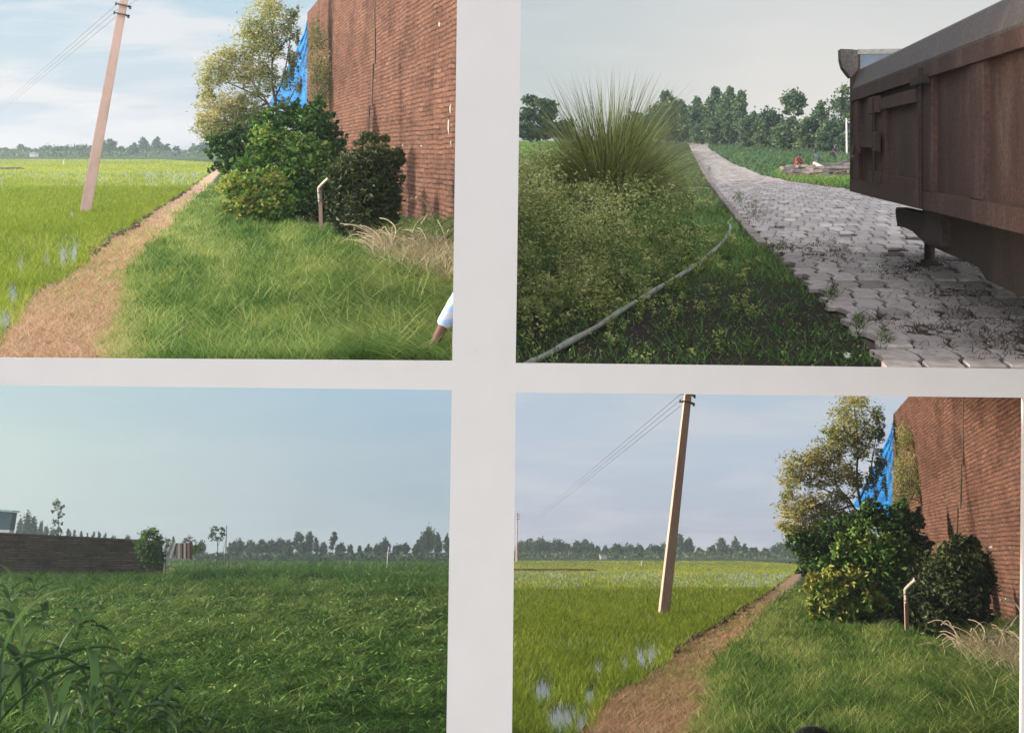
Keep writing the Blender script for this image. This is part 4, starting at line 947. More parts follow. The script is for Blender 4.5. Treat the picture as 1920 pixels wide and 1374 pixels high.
for ia in range(-2, na):
    rowshift = (ia % 2) * .5 * WB * .6 
    for ib in range(-14, 92):
        o0 = np.array([1.50, 0, 0]) + ax_ * (7.75 + ia * LA) + bx_ * (ib * WB + rowshift)
        c = o0 + ax_ * LA * .5 + bx_ * WB * .5
        if c[1] < 7.75 or c[1] > 165: continue
        px = CX + F * c[0] / c[1]; row = HY - F * zup(c[0], c[1]) / c[1]
        if not inpoly(np.array([px]), np.array([row]), ROAD)[0]: continue
        edge_d = px - np.interp(row, [q_[1] for q_ in ROAD_L], [q_[0] for q_ in ROAD_L])
        if RNG.random() < .02: continue
        L = [o0 + ax_ * LA * (a * .962 + .014) + bx_ * WB * (s_ + .055) for a, s_ in prof]
        R_ = [o0 + ax_ * LA * (a * .962 + .014) + bx_ * WB * (s_ + .945) for a, s_ in prof]
        cen = (L[2] + R_[2]) / 2; tilt = RNG.normal(0, .012, 2); dz = RNG.normal(0, .006)
        n0 = len(V); ring = L + R_[::-1]
        for lvl in range(3):
            for q_ in ring:
                e = q_ - cen; k = .95 if lvl == 2 else 1.; p_ = cen + e * k
                z = zup(p_[0], p_[1]) + (.012, .052, .064)[lvl] + dz + tilt[0] * (e @ ax_) * .5 + tilt[1] * (e @ bx_)
                V.append((p_[0], p_[1], z))
        for lvl in range(2):
            for j in range(10): FQ.append((n0 + lvl * 10 + j, n0 + lvl * 10 + (j + 1) % 10, n0 + lvl * 10 + 10 + (j + 1) % 10, n0 + lvl * 10 + 10 + j))
        for j in range(4): FQ.append((n0 + 20 + j, n0 + 20 + j + 1, n0 + 20 + 8 - j, n0 + 20 + 9 - j))
        TT += [float(np.clip(RNG.normal(.5 + .18 * smooth((row - 285) / -1 + .0) , .17), 0, 1))] * 30
g.add(V, [np.array(FQ)[:, ::-1]], TT)
o = build('road_paving', g, M['paver'], UP); o['kind'] = 'structure'
# bed under the blocks, 6 mm over the soil
rl = np.array(ROAD_L, float); rr_ = np.array(ROAD_R[::-1], float)
# kerb: bricks on edge down the left side
g = G(); kp = np.array([q_ for q_ in ROAD_L if 280 <= q_[1] <= 465], float); K3 = gdr(kp[:, 0], kp[:, 1])
seg = np.concatenate([[0], np.cumsum(np.linalg.norm(np.diff(K3, axis=0), axis=1))]); 
tpos = np.arange(0, seg[-1], .62)
for k, t in enumerate(tpos):
    i = min(np.searchsorted(seg, t, 'right') - 1, len(seg) - 2); u = (t - seg[i]) / (seg[i + 1] - seg[i]); c = K3[i] * (1 - u) + K3[i + 1] * u; d = unit(K3[i + 1] - K3[i]); sd = unit(np.cross(d, [0, 0, 1.]))
    box(g, c + sd * RNG.normal(0, .015) + [0, 0, .02 + RNG.normal(0, .008)], (.59, .17, .16), np.array([d, sd, np.cross(sd, d)]), RNG.random())
M['kerb'] = solid('kerb_bricks', [(.3, (.13, .095, .085)), (.7, (.30, .24, .225))], 3, .85, bump=.4)
o = build('kerb', g, M['kerb'], UP); o['kind'] = 'structure'
# straw, soil and weeds that have drifted over the blocks
g = G(); n = 4200
pts_ = [(1760, 500, 60, 16), (1700, 515, 50, 14), (1850, 600, 70, 22), (1740, 630, 40, 10), (1900, 650, 70, 30), (1500, 470, 40, 14), (1420, 395, 16, 24), (1780, 560, 60, 12), (1400, 430, 14, 20), (1370, 372, 10, 14), (1640, 610, 25, 14), (1560, 480, 40, 20)]
wgt = np.array([a[2] * a[3] for a in pts_], float); wgt /= wgt.sum(); pick = RNG.choice(len(pts_), n, p=wgt); A_ = np.array(pts_)[pick]
xs = A_[:, 0] + RNG.normal(0, .85, n) * A_[:, 2]; ys = np.clip(A_[:, 1] + RNG.normal(0, .6, n) * A_[:, 3], 300, 690); P = gdr(xs, ys); P[:, 2] += .062
blades(g, P, RNG.uniform(.02, .06, n), .009 * (P[:, 1] / 10) ** .6, 1.6 * RNG.random(n) + .5, np.clip(RNG.normal(.2, .2, n), 0, 1), None, .5, 2)
o = build('litter', g, M['litter'], UP); tag(o, 'brown straw and soil litter lying over the grey paving blocks', 'litter', kind='stuff')
g = G()
for k in range(260):
    i = RNG.integers(len(pts_)); a = pts_[i]; q_ = gdr(a[0] + RNG.normal(0, .55) * a[2], min(a[1] + RNG.normal(0, .5) * a[3], 688)); r_ = RNG.uniform(.015, .05)
    lump(g, q_ + [0, 0, .055], (r_, r_ * 1.6, r_ * .25), seed=k, rough=.35, nu=9, nv=3)
M['soil'] = solid('dark_soil', [(.3, (.035, .026, .022)), (.7, (.10, .07, .055))], 9, .95, bump=.6)
o = build('spilled_soil', g, M['soil'], UP); tag(o, 'dark soil crumbs spilled on the paving around the jack leg', 'soil', kind='stuff')
g = G(); n = 1500
spots = [(1412, 392, 14, 16), (1385, 372, 8, 10), (1330, 320, 3, 8), (1610, 620, 8, 16), (1560, 560, 10, 16), (1460, 470, 18, 8), (1660, 650, 10, 14)]
pick = RNG.integers(0, len(spots), n); A_ = np.array(spots)[pick]; P = gdr(A_[:, 0] + RNG.normal(0, .6, n) * A_[:, 2], A_[:, 1] + RNG.normal(0, .6, n) * A_[:, 3]); P[:, 2] += .05
blades(g, P, RNG.uniform(.03, .10, n), .010 * (P[:, 1] / 10) ** .6, .7, np.clip(RNG.normal(.2, .15, n), 0, 1), None, .4, 2)
o = build('weeds', g, M['weed'], UP); tag(o, 'green weeds sprouting between the paving blocks and kerb', 'weeds', kind='stuff')

# roadside turf and weeds --------------------------------------------------------
def leftside(x, y): return x < np.interp(y, [q_[1] for q_ in ROAD_L], [q_[0] for q_ in ROAD_L]) - 3 - (y - 285) * .02
n = 52000; y = 285 + 405 * RNG.random(n) ** .9; x = RNG.uniform(955, 1700, n); m = leftside(x, y) & (vnoise(x / 55, y / 22, 21) + .35 * smooth((x - 1180) / 80) > .30) & (RNG.random(n) > .87 * smooth((y - 450) / 100))
x, y = x[m], y[m]; P = gdr(x, y); D = P[:, 1]
dk = smooth((y - 470) / 130)  # near grass: tint lowered below, shade painted into the blades
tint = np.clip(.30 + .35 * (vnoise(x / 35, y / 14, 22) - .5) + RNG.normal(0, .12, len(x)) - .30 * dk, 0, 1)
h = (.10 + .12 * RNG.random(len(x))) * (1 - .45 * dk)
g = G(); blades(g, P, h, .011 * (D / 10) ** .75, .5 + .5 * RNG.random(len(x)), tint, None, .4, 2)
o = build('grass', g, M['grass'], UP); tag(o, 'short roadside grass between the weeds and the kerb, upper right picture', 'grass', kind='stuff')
# feathery weeds in mounds
g = G(); n = 5600
y = 300 + 390 * RNG.random(n) ** .85; x = RNG.uniform(950, 1420, n)
hgt = np.clip(1.25 - ((x - 960) / 330), .12, 1) * np.clip((640 - y) / 200, .02, 1)
keep = leftside(x + 40, y) & (RNG.random(n) < np.clip(hgt * 1.7 * (vnoise(x / 60, y / 28, 31) * 1.3), .015, 1)) & ((y > 335) | (x > 1120))
x, y, hgt = x[keep], y[keep], hgt[keep]; B = gdr(x, y); D = B[:, 1]
hh = (.16 + 1.35 * hgt * vnoise(x / 34, y / 18, 33) ** 1.6) * np.clip(D / 18, .7, 1.5)
ptint = RNG.normal(0, .16, len(x)) + .35 * (vnoise(x / 28, y / 16, 36) - .55)
for k in range(30):
    t = RNG.random(len(x)) ** .7; r_ = (.05 + .22 * t) * hh
    P = B + np.stack([RNG.normal(0, 1, len(x)) * r_, RNG.normal(0, 1, len(x)) * r_, t * hh], 1)
    leaves(g, P, np.clip(.026 * D / 10, .022, .1) * RNG.uniform(.7, 1.9, len(x)), np.clip(.48 + .36 * hgt * (vnoise(x / 70, y / 40, 35) + .25) + .3 * (t - .5) + ptint + RNG.normal(0, .1, len(x)), 0, 1), .5)  # tint climbs with leaf height, shading of the mounds painted in
for k in range(3):
    blades(g, B, hh * RNG.uniform(.6, 1.05, len(x)), .007 * (D / 10) ** .8, .35, .35, None, .25, 2)
o = build('weeds', g, M['weed'], UP); tag(o, 'feathery yellow-green weeds covering the verge left of the lane, upper right picture', 'weeds', kind='stuff')
# dead leaves and clover in the dark near corner
g = G(); n = 2200; y = 520 + 170 * RNG.random(n); x = RNG.uniform(955, 1660, n); m = leftside(x, y); x, y = x[m], y[m]; P = gdr(x, y); P[:, 2] += RNG.uniform(.01, .12, len(x))
leaves(g, P, .03, np.clip(RNG.normal(.33, .17, len(x)), 0, 1), .6, up=1.2)
o = build('ground_cover', g, M['weed'], UP); tag(o, 'sparse small-leaved ground cover in the dark near corner, upper right picture', 'ground cover', kind='stuff')
# leaf blades at the left edge
g = G(); n = 900; x = RNG.uniform(958, 1075, n); y = RNG.uniform(300, 372, n); P = gdr(x, y); blades(g, P, RNG.uniform(.5, 1.15, n), .035, .45, np.clip(RNG.normal(.35, .2, n), 0, 1), None, .7, 3)
o = build('reeds', g, M['reed'], UP); tag(o, 'soft green reeds left of the tall grass clump, upper right picture', 'reeds', kind='stuff')
# tall grass clump: one plant
B = gdr(1143, 395); D = B[1]; s = float(UP.sp(1143, 395, D))
root = empty('tall_grass_clump', UP, B, 'huge fountain-shaped clump of tall stiff grass beside the lane', 'grass clump')
g = G(); n = 4300; a = RNG.uniform(0, 2 * PI, n); rr0 = np.sqrt(RNG.random(n)) * .5
P = B + np.stack([np.cos(a) * rr0 * .9 + RNG.normal(0, .08, n), np.sin(a) * rr0, np.zeros(n)], 1)
ang = np.abs(RNG.normal(0, .68, n)); az = a + RNG.normal(0, .5, n)
Ls = s * np.where(ang < .35, RNG.uniform(140, 305, n), RNG.uniform(120, 250, n)) * (1 - .10 * ang)
blades(g, P, Ls * np.cos(np.minimum(ang, 1.2)), np.where(RNG.random(n) < .15, .045, .026) * RNG.uniform(.6, 1.3, n), np.tan(np.minimum(ang, 1.15)), np.clip(RNG.normal(.46, .30, n), 0, 1), az, np.where(RNG.random(n) < .38, RNG.uniform(.5, 1.5, n), RNG.uniform(.05, .4, n)), 6)
build('blades', g, M['reed'], UP, root)
g = G(); nd = 420; a = RNG.uniform(0, 2 * PI, nd); Pd = B + np.stack([np.cos(a) * .5 * RNG.random(nd), np.sin(a) * .5 * RNG.random(nd), np.zeros(nd)], 1); ad = RNG.uniform(.3, 1.1, nd)
blades(g, Pd, s * RNG.uniform(90, 190, nd) * np.cos(ad), .03, np.tan(ad), np.clip(RNG.normal(.55, .25, nd), 0, 1), a + RNG.normal(0, .7, nd), RNG.uniform(.6, 1.8, nd), 6); build('dead_blades', g, M['straw'], UP, root)
g = G()
for k in range(26):
    q_ = B + [RNG.normal(0, .3), RNG.normal(0, .3), 0]; tube(g, spline([q_, q_ + [RNG.normal(0, .1), RNG.normal(0, .1), .5], q_ + [RNG.normal(0, .5), RNG.normal(0, .4), RNG.uniform(.6, 1.2)]], 7), np.linspace(.016, .006, 7), 5)
build('dry_stalks', g, M['deadwood'], UP, root)
# hose
hp = [(1392, 398), (1366, 420), (1369, 432), (1366, 447), (1355, 463), (1333, 488), (1300, 515), (1262, 540), (1218, 568), (1170, 597), (1120, 627), (1060, 657), (1010, 678), (966, 690)]
H3 = np.array([gdr(a, b) for a, b in hp]); H3[:, 2] += np.array([.0, .05, .08, .09, .09, .1, .1, .1, .1, .09, .07, .05, .02, -.02])
g = G(); c = spline(H3, 110); tube(g, c, .026 + .004 * np.sin(np.arange(110) * .5), 10); o = build('hose', g, M['hose'], UP, smooth=True)
tag(o, 'grey hose curving through the weeds to the kerb', 'hose')
P0 = gdr(1308, 362); g = G(); tube(g, np.array([P0 + [-.35, .8, .12], P0 + [.28, -.6, .2]]), .03, 7); o = build('stick', g, M['deadwood'], UP); tag(o, 'short pale stick lying in the grass beside the kerb', 'stick')
P0 = gdr(1589, 672); s = float(UP.sp(1589, 672, P0[1])); g = G(); lump(g, P0 + [0, 0, 5 * s], (7 * s, 7 * s, 6 * s), rough=.12); o = build('crumpled_cup', g, M['white'], UP); tag(o, 'tiny crumpled white cup on the dark ground by the lane', 'cup')

# trees beyond the lane ----------------------------------------------------------
def baserow(px): return float(np.interp(px, [960, 1200, 1300, 1400, 1500, 1600], [268, 268, 270, 280, 287, 293]))
def tr_tree(px, top, rx, sh, t, mat='fartree', D=None, label='', n=None, bl=None, tr_=None, name='tree', lp=5.6, tw=2.4, cat='tree'):
    br_ = baserow(px); b = gdr(px, br_)
    if b[1] > 150: b = UP.pt(px, br_, 150.); b[2] = zup(b[0], b[1])
    if D: b = UP.pt(px, br_, D); b[2] = zup(b[0], b[1])
    D = b[1]; top -= 6; rx *= 1.35; h = br_ - top
    if bl is None:
        if sh == 'tall': bl = [(px + RNG.uniform(-.2, .2) * rx, top + h * f, rx * r_, h * hh, t + RNG.uniform(-.12, .12)) for f, r_, hh in ((.10, .35, .11), (.25, .7, .14), (.42, 1.0, .16), (.6, .9, .15), (.75, .6, .1))]
        elif sh == 'sparse': bl = [(px + RNG.uniform(-.6, .6) * rx, top + h * f, rx * r_, h * hh, t + RNG.uniform(-.12, .12)) for f, r_, hh in ((.1, .5, .1), (.25, .8, .11), (.4, .75, .11), (.58, .6, .09))]
        else: bl = [(px + dx * rx, top + h * f, rx * r_, h * hh, t + RNG.uniform(-.15, .15)) for dx, f, r_, hh in ((.05, .22, .55, .2), (-.5, .42, .5, .22), (.5, .4, .5, .22), (0, .6, .7, .24), (-.45, .72, .5, .2), (.45, .72, .5, .2))]
    if tr_ is None: tr_ = [[(px, br_), (px + .6, br_ - h * .45), (px, top + h * .12)], [(px, br_ - h * .3), (px - rx * .5, top + h * .5)], [(px, br_ - h * .35), (px + rx * .5, top + h * .45)]]
    tree(UP, name, px, br_, D, bl, n or int(360 + rx * h * 2.6), lp, M[mat], label, 'trees beyond the paved lane', tr_, tw, base=b, k=14, clump=.42, cat=cat, bark=None)
tr_tree(1250, 176, 17, 'tall', .32, label='leafy upright tree rising just right of the grass clump')
tr_tree(1228, 200, 14, 'broad', .40, label='low green tree half hidden by the grass clump')
tr_tree(1294, 226, 17, 'broad', .26, label='small dark bush-like tree filling the end of the lane', n=1500)
tr_tree(1283, 196, 12, 'sparse', .36, label='thin see-through tree, second right of the grass clump')
tr_tree(1309, 190, 13, 'tall', .30, label='dark narrow tree between the thin tree and the tall pair')
tr_tree(1340, 171, 16, 'tall', .42, label='left one of the two tallest trees at the lane end')
tr_tree(1367, 168, 14, 'tall', .44, label='right one of the two tallest trees at the lane end')
tr_tree(1390, 178, 11, 'sparse', .40, label='slender tree leaning against the right of the tall pair')
tr_tree(1352, 222, 26, 'broad', .34, label='undergrowth tree with several stems below the tall pair')
tr_tree(1268, 236, 18, 'broad', .30, label='low dark tree at the left side of the lane end', cat='tree')
tr_tree(1316, 238, 16, 'broad', .28, label='low dark tree right at the lane end')
tr_tree(1412, 214, 20, 'broad', .30, label='rounded dark tree right of the slender leaning tree')
tr_tree(1442, 208, 22, 'broad', .36, label='rounded tree with a pointed top left of the tall round one')
tr_tree(1466, 238, 18, 'broad', .28, label='dark low tree behind the crop in the middle')
px = 1488; tr_tree(px, 168, 24, 'sparse', .34, label='tall tree with a round open crown on a bare trunk', n=1500,
    bl=[(1490, 183, 17, 15, .4), (1474, 188, 10, 13, .3), (1503, 192, 10, 14, .36), (1486, 203, 16, 10, .33), (1476, 212, 9, 6, .3), (1500, 212, 8, 6, .34)], tr_=[[(1489, 287), (1490, 240), (1488, 205), (1490, 180)], [(1489, 225), (1476, 200)], [(1489, 222), (1503, 198)]])
tr_tree(1482, 226, 26, 'broad', .52, label='yellowish green broad tree in front of the round crowned one', n=2600)
tr_tree(1516, 222, 22, 'broad', .58, label='yellowest broad tree left of the pale shed', n=2200)
tr_tree(1528, 203, 12, 'sparse', .34, label='thin tree right of the round crowned one')
tr_tree(1553, 194, 20, 'sparse', .30, label='layered open tree nearer the trailer', n=900)
tr_tree(1586, 165, 20, 'sparse', .34, label='tall layered tree touching the trailer edge', n=1500)
tr_tree(1562, 234, 24, 'broad', .30, label='dark bushy tree behind the white post')
tr_tree(1600, 246, 22, 'broad', .28, label='dark bushy tree at the trailer edge')
tr_tree(1012, 180, 40, 'broad', .22, label='dark green tree at the left edge behind the grass clump', D=95, n=4200, lp=7.5,
    bl=[(1000, 190, 14, 12, .3), (985, 186, 7, 8, .35), (1022, 196, 22, 12, .3), (1034, 204, 14, 10, .28), (990, 212, 18, 14, .2), (1018, 218, 26, 14, .2), (985, 238, 18, 16, .12), (1020, 242, 34, 16, .12), (1055, 240, 26, 14, .15), (1000, 256, 36, 8, .1), (1060, 254, 26, 8, .12)])
tr_tree(1195, 214, 26, 'broad', .38, label='green thicket showing behind the right of the grass clump', D=110, n=1500)
# small pale shed under the trees
b = gdr(1545, 288); b = UP.pt(1545, 288, 125.); b[2] = zup(b[0], b[1]); s = float(UP.sp(1545, 288, 125))
root = empty('shed', UP, b, 'small pale grey shed half hidden under the trees', 'shed')
g = G(); box(g, b + [0, 0, 9 * s], (20 * s, 2.4, 18 * s)); build('walls', g, M['pipe'], UP, root)
g = G(); extrude(g, [b + [-12 * s, -1.6, 17.5 * s], b + [12 * s, -1.6, 18.5 * s], b + [12 * s, -1.6, 20 * s], b + [-12 * s, -1.6, 22 * s]], [0, 3.2, 0]); build('roof', g, M['white'], UP, root)
# white post
b = UP.pt(1588, 292, 100.); b[2] = zup(b[0], b[1]); s = float(UP.sp(1588, 292, 100)); g = G(); tp = UP.pt(1587, 222, 100.)
root = empty('concrete_post', UP, b, 'thin pale concrete post before the trees near the trailer', 'post'); tube(g, np.array([b, tp]), np.array([1.7, 1.4]) * s, 8); build('shaft', g, M['white'], UP, root)
g = G(); box(g, tp + [0, 0, -.1], (9 * s, .1, 1.2 * s)); build('cross_arm', g, M['iron'], UP, root)
# crop field right of the lane and green plots at the left edge
g = G(); n = 26000; y = 272 + 62 * RNG.random(n); x = RNG.uniform(1330, 1640, n)
rr2 = np.interp(y, [q_[1] for q_ in ROAD_R[::-1]][1:], [q_[0] for q_ in ROAD_R[::-1]][1:])
lim = np.interp(x, [1330, 1400, 1500, 1640], [271, 280, 287, 292])
m = (x > rr2 + 4) & (y > lim) & ~((y > 316) & (x > 1450)); x, y = x[m], y[m]; P = gdr(x, y); D = P[:, 1]
blades(g, P, RNG.uniform(.35, .75, len(x)) * np.clip((318 - y) / 16 + .5, .45, 1), .11, .45, np.clip(.55 + .3 * (vnoise(x / 12, y / 3, 41) - .5) + RNG.normal(0, .17, len(x)), 0, 1), None, .5, 2)
o = build('crop', g, M['maize'], UP); tag(o, 'leafy green crop field between the lane and the trees', 'crop', kind='stuff')
g = G(); n = 9000; y = 320 + 42 * RNG.random(n); x = RNG.uniform(1440, 1640, n); rr2 = np.interp(x, [q_[0] for q_ in ROAD_R[::-1]][3:10], [q_[1] for q_ in ROAD_R[::-1]][3:10]); m = (y < rr2 - 4) & ((y > 334) | (x < 1470)); x, y = x[m], y[m]; P = gdr(x, y)
blades(g, P, RNG.uniform(.12, .35, len(x)), .05, .5, np.clip(RNG.normal(.3, .18, len(x)), 0, 1), None, .4, 2)
n = 5200; y = 268 + 30 * RNG.random(n); x = RNG.uniform(962, 1060, n); P2 = gdr(x, y); blades(g, P2, RNG.uniform(.3, .6, n), .14, .4, np.clip(RNG.normal(.38, .15, n), 0, 1), None, .4, 2)
o = build('field_grass', g, M['grass'], UP); tag(o, 'far green field grass on both sides of the lane, upper right picture', 'grass', kind='stuff')
# broken bricks and logs on the bank
k = 0
for (x0, x1, y0, y1, n_, mat, nm) in ((1470, 1545, 317, 330, 34, 'kerb', 'brick'), (1540, 1612, 316, 331, 30, 'log', 'log')):
    for i in range(n_):
        p_ = gdr(RNG.uniform(x0, x1), RNG.uniform(y0, y1)); g = G(); a = RNG.uniform(-.7, .7); d = np.array([math.cos(a), math.sin(a), RNG.uniform(-.15, .25)]); d = unit(d)
        if nm == 'brick': sd = unit(np.cross(d, [0, 0, 1.])); box(g, p_ + [0, 0, RNG.uniform(.05, .3)], (RNG.uniform(.3, .6), .3, .16), np.array([d, sd, np.cross(sd, d)]))
        else: Lg = RNG.uniform(.4, .9); r_ = RNG.uniform(.06, .12); z0 = RNG.uniform(.08, .4); tube(g, np.array([p_ - d * Lg + [0, 0, z0], p_ + [0, 0, z0 + .03], p_ + d * Lg + [0, 0, z0]]), [r_, r_ * 1.05, r_ * .9], 8)
        o = build('broken_brick' if nm == 'brick' else 'log', g, M['kerb' if nm == 'brick' else 'log'], UP)
        tag(o, 'reddish broken brick in the heap beside the crouching person in red' if nm == 'brick' else 'grey log in the heap beside the trailer end', 'brick' if nm == 'brick' else 'log', 'broken bricks heaped on the bank' if nm == 'brick' else 'logs heaped on the bank')
p_ = gdr(1527, 318); q_ = gdr(1552, 326); g = G(); tube(g, np.array([p_ + [0, 0, .4], (p_ + q_) / 2 + [0, 0, .3], q_ + [0, 0, .2]]), .11, 8); o = build('plank', g, M['pipe'], UP); tag(o, 'long pale pole lying across the bank heap', 'pole')
# three field workers
def worker(px, foot, top, label, J, shirt, tr_, hat=None, rz=0., face=(0, -1, 0)):
    b = gdr(px, foot); J = dict(J); J['face'] = face
    chain_person(UPR, b, J, label, shirt, tr_, 'people working in the field', fingers=True, hat=hat, rz=rz)
squat = {'pelvis': (0, .12, .28), 'chest': (0, -.08, .66), 'neck': (0, -.16, .84), 'head': (0, -.22, .97), 'shoulderL': (-.2, -.08, .74), 'elbowL': (-.27, -.28, .5), 'wristL': (-.14, -.45, .3), 'shoulderR': (.2, -.08, .74), 'elbowR': (.27, -.28, .5), 'wristR': (.14, -.45, .3),
         'hipL': (-.1, .12, .26), 'kneeL': (-.2, -.26, .52), 'ankleL': (-.16, .02, .08), 'toeL': (-.17, -.16, .04), 'hipR': (.1, .12, .26), 'kneeR': (.2, -.26, .52), 'ankleR': (.16, .02, .08), 'toeR': (.17, -.16, .04)}
bend = {'pelvis': (0, .1, .72), 'chest': (0, -.06, 1.02), 'neck': (0, -.12, 1.2), 'head': (0, -.17, 1.33), 'shoulderL': (-.19, -.07, 1.1), 'elbowL': (-.26, -.2, .86), 'wristL': (-.18, -.4, .74), 'shoulderR': (.19, -.07, 1.1), 'elbowR': (.26, -.2, .86), 'wristR': (.18, -.4, .74),
        'hipL': (-.09, .1, .7), 'kneeL': (-.11, -.04, .4), 'ankleL': (-.1, .08, .08), 'toeL': (-.11, -.1, .04), 'hipR': (.09, .1, .7), 'kneeR': (.13, -.12, .4), 'ankleR': (.14, .0, .08), 'toeR': (.15, -.18, .04)}
kk = 1.0
worker(1495, 317.5, 293, 'person in red clothes crouching beside the heap on the bank', {k_: tuple(np.array(v) * .92) for k_, v in squat.items()}, M['red_cloth'], M['red_cloth'], rz=.5)
worker(1531, 314, 289, 'person in a dark teal shirt bending at the field edge', {k_: tuple(np.array(v) * .78) for k_, v in bend.items()}, M['teal_cloth'], M['pale_cloth'], rz=-.9)
worker(1563, 305, 284, 'person in dark clothes with a pale head wrap stooping in the crop', {k_: tuple(np.array(v) * .95) for k_, v in bend.items()}, M['dark_cloth'], M['dark_cloth'], hat=M['pale_cloth'], rz=.8)

# ----------------------------------------------------------------------------
# the tipping trailer
# ----------------------------------------------------------------------------
def rusty(name, dark, mid, light, sheen=.45):
    m, nt, out = new_mat(name); tc = N(nt, 'ShaderNodeTexCoord'); v = tc.outputs['Object']
    mp_ = N(nt, 'ShaderNodeMapping'); mp_.inputs['Scale'].default_value = (1, .8, .22); nt.links.new(v, mp_.inputs[0])
    n1 = noise(nt, mp_.outputs[0], 3.2, 7, .65); n2 = noise(nt, v, 28, 5, .75)
    r = ramp(nt, n1, [(.3, dark), (.5, mid), (.72, light)])
    f2 = ramp(nt, n2, [(.32, (.55, .52, .5)), (.55, (1.0, 1.0, 1.0)), (.68, (1.3, 1.22, 1.18)), (.76, (1.9, 1.7, 1.55))])
    c = mixc(nt, 1., r.outputs[0], f2.outputs[0], 'MULTIPLY')
    p = N(nt, 'ShaderNodeBsdfPrincipled'); nt.links.new(c, p.inputs['Base Color']); p.inputs['Specular IOR Level'].default_value = .3
    rr3 = ramp(nt, n1, [(.3, (sheen,) * 3), (.7, (sheen + .25,) * 3)]); nt.links.new(rr3.outputs[0], p.inputs['Roughness'])
    b = N(nt, 'ShaderNodeBump'); b.inputs['Strength'].default_value = .35; b.inputs['Distance'].default_value = .02
    nt.links.new(mth(nt, 'MULTIPLY_ADD', n1, 1.5, n2), b.inputs['Height']); nt.links.new(b.outputs[0], p.inputs['Normal'])
    nt.links.new(p.outputs[0], out.inputs[0]); return m
M['trailer'] = rusty('rusty_maroon_paint', (.06, .034, .028), (.103, .058, .048), (.18, .115, .095), .65)
M['trailer_rim'] = rusty('worn_grey_steel', (.085, .07, .066), (.13, .108, .10), (.2, .17, .16), .5)
M['chassis'] = rusty('black_chassis_steel', (.03, .02, .017), (.05, .034, .029), (.09, .06, .05), .65)
M['inside'] = solid('bluish_inner_steel', [(.3, (.16, .19, .24)), (.7, (.24, .27, .33))], 3, .6)
TX0, TK = 2.5575, .1675
TA = unit(np.array([TK, 1., 0])); TN = np.array([-TA[1], TA[0], 0])      # along (away), outward (left)
def tside(y, z, off=0.): return np.array([TX0 + TK * y, y, z]) + TN * off
def tpx(px, py):
    rx = (px - CX) / F; y = TX0 / (rx - TK); return y, (HY - py) / F * y
B = np.array([TX0 + TK * 11 + 1.0, 11, -EYE])
T_ = empty('tipping_trailer', UP, B, 'rusty brown steel tipping trailer parked on the paved lane', 'trailer')
def bar(g, y0, y1, z0, z1, off, th=.06, z0b=None, z1b=None):
    """plate on the side: from depth y0 to y1, height z0..z1 (z0b, z1b at the y1 end), front face 'off' proud of the sheet"""
    z0b = z0 if z0b is None else z0b; z1b = z1 if z1b is None else z1b
    P4 = [tside(y0, z0, off), tside(y1, z0b, off), tside(y1, z1b, off), tside(y0, z1, off)]
    ins = min(.012, th * .3)
    # bevelled slab
    c = sum(P4) / 4; F1 = [p_ + unit(c - p_) * ins for p_ in P4]; bk = [p_ - TN * ins for p_ in P4]; b2 = [p_ - TN * th for p_ in P4]
    V = np.array(F1 + bk + b2); f = [[0, 1, 2, 3], [11, 10, 9, 8]]
    for r_ in range(2):
        for j in range(4): f.append([r_ * 4 + j, r_ * 4 + 4 + j, r_ * 4 + 4 + (j + 1) % 4, r_ * 4 + (j + 1) % 4])
    g.add(V, [np.array(f)])
Y0, Y1 = 16.42, 4.6
ZB, ZT = -.61, 1.27
g = G(); bar(g, Y1, Y0, ZB, 1.0, 0, .05); build('side_sheet', g, M['trailer'], UP, T_)
g = G()                                                                  # rim: plank folded inward along the top
prof_ = [(.07, .94), (.075, .97), (-.02, 1.24), (-.05, 1.27), (-.12, 1.27), (-.12, 1.2), (-.03, .94)]
P_ = np.array([tside(Y0, z_, o_) for o_, z_ in prof_]); extrude(g, P_, tside(Y1, 0) - tside(Y0, 0)); build('top_rim', g, M['trailer_rim'], UP, T_)
g = G(); bar(g, Y1, Y0, .78, .94, .085, .09); build('upper_rail', g, M['trailer'], UP, T_)
g = G(); bar(g, Y1, Y0, ZB, -.42, .09, .09); build('lower_rail', g, M['trailer'], UP, T_)
for ya, yb in ((16.42, 15.9), (11.75, 11.05), (9.55, 9.12), (7.5, 7.1), (5.6, 5.2)):
    g = G(); bar(g, yb, ya, -.42, .78, .06, .08); build('side_post', g, M['trailer'], UP, T_)
# small hatch frame at the far end with its hinge plates and latch
g = G(); bar(g, 11.75, 14.3, .55, .70, .075, .05); bar(g, 13.75, 14.25, -.33, .55, .05, .05); bar(g, 11.75, 14.3, -.42, -.30, .07, .05); build('hatch_frame', g, M['trailer'], UP, T_)
for q_ in ((14.0, 14.75, .52, .74, .11, .05), (13.95, 14.8, -.45, -.25, .10, .05)):
    g = G(); bar(g, *q_); build('hinge_plate', g, M['trailer'], UP, T_)
g = G(); bar(g, 14.05, 16.05, .06, .19, .12, .06); bar(g, 15.3, 15.75, -.02, .2, .16, .05); bar(g, 13.9, 14.15, .0, .26, .14, .06)
tube(g, np.array([tside(15.6, .08, .17), tside(15.55, -.06, .2), tside(15.3, -.1, .2)]), .03, 7); build('latch', g, M['trailer'], UP, T_)
g = G(); tube(g, np.array([tside(14.25, .72, .1), tside(14.25, -.4, .1)]), .028, 8); build('hinge_rod', g, M['chassis'], UP, T_)
g = G(); tube(g, np.array([tside(11.38, .9, .10), tside(11.36, -.6, .10)]), .022, 8); build('hinge_rod', g, M['chassis'], UP, T_)
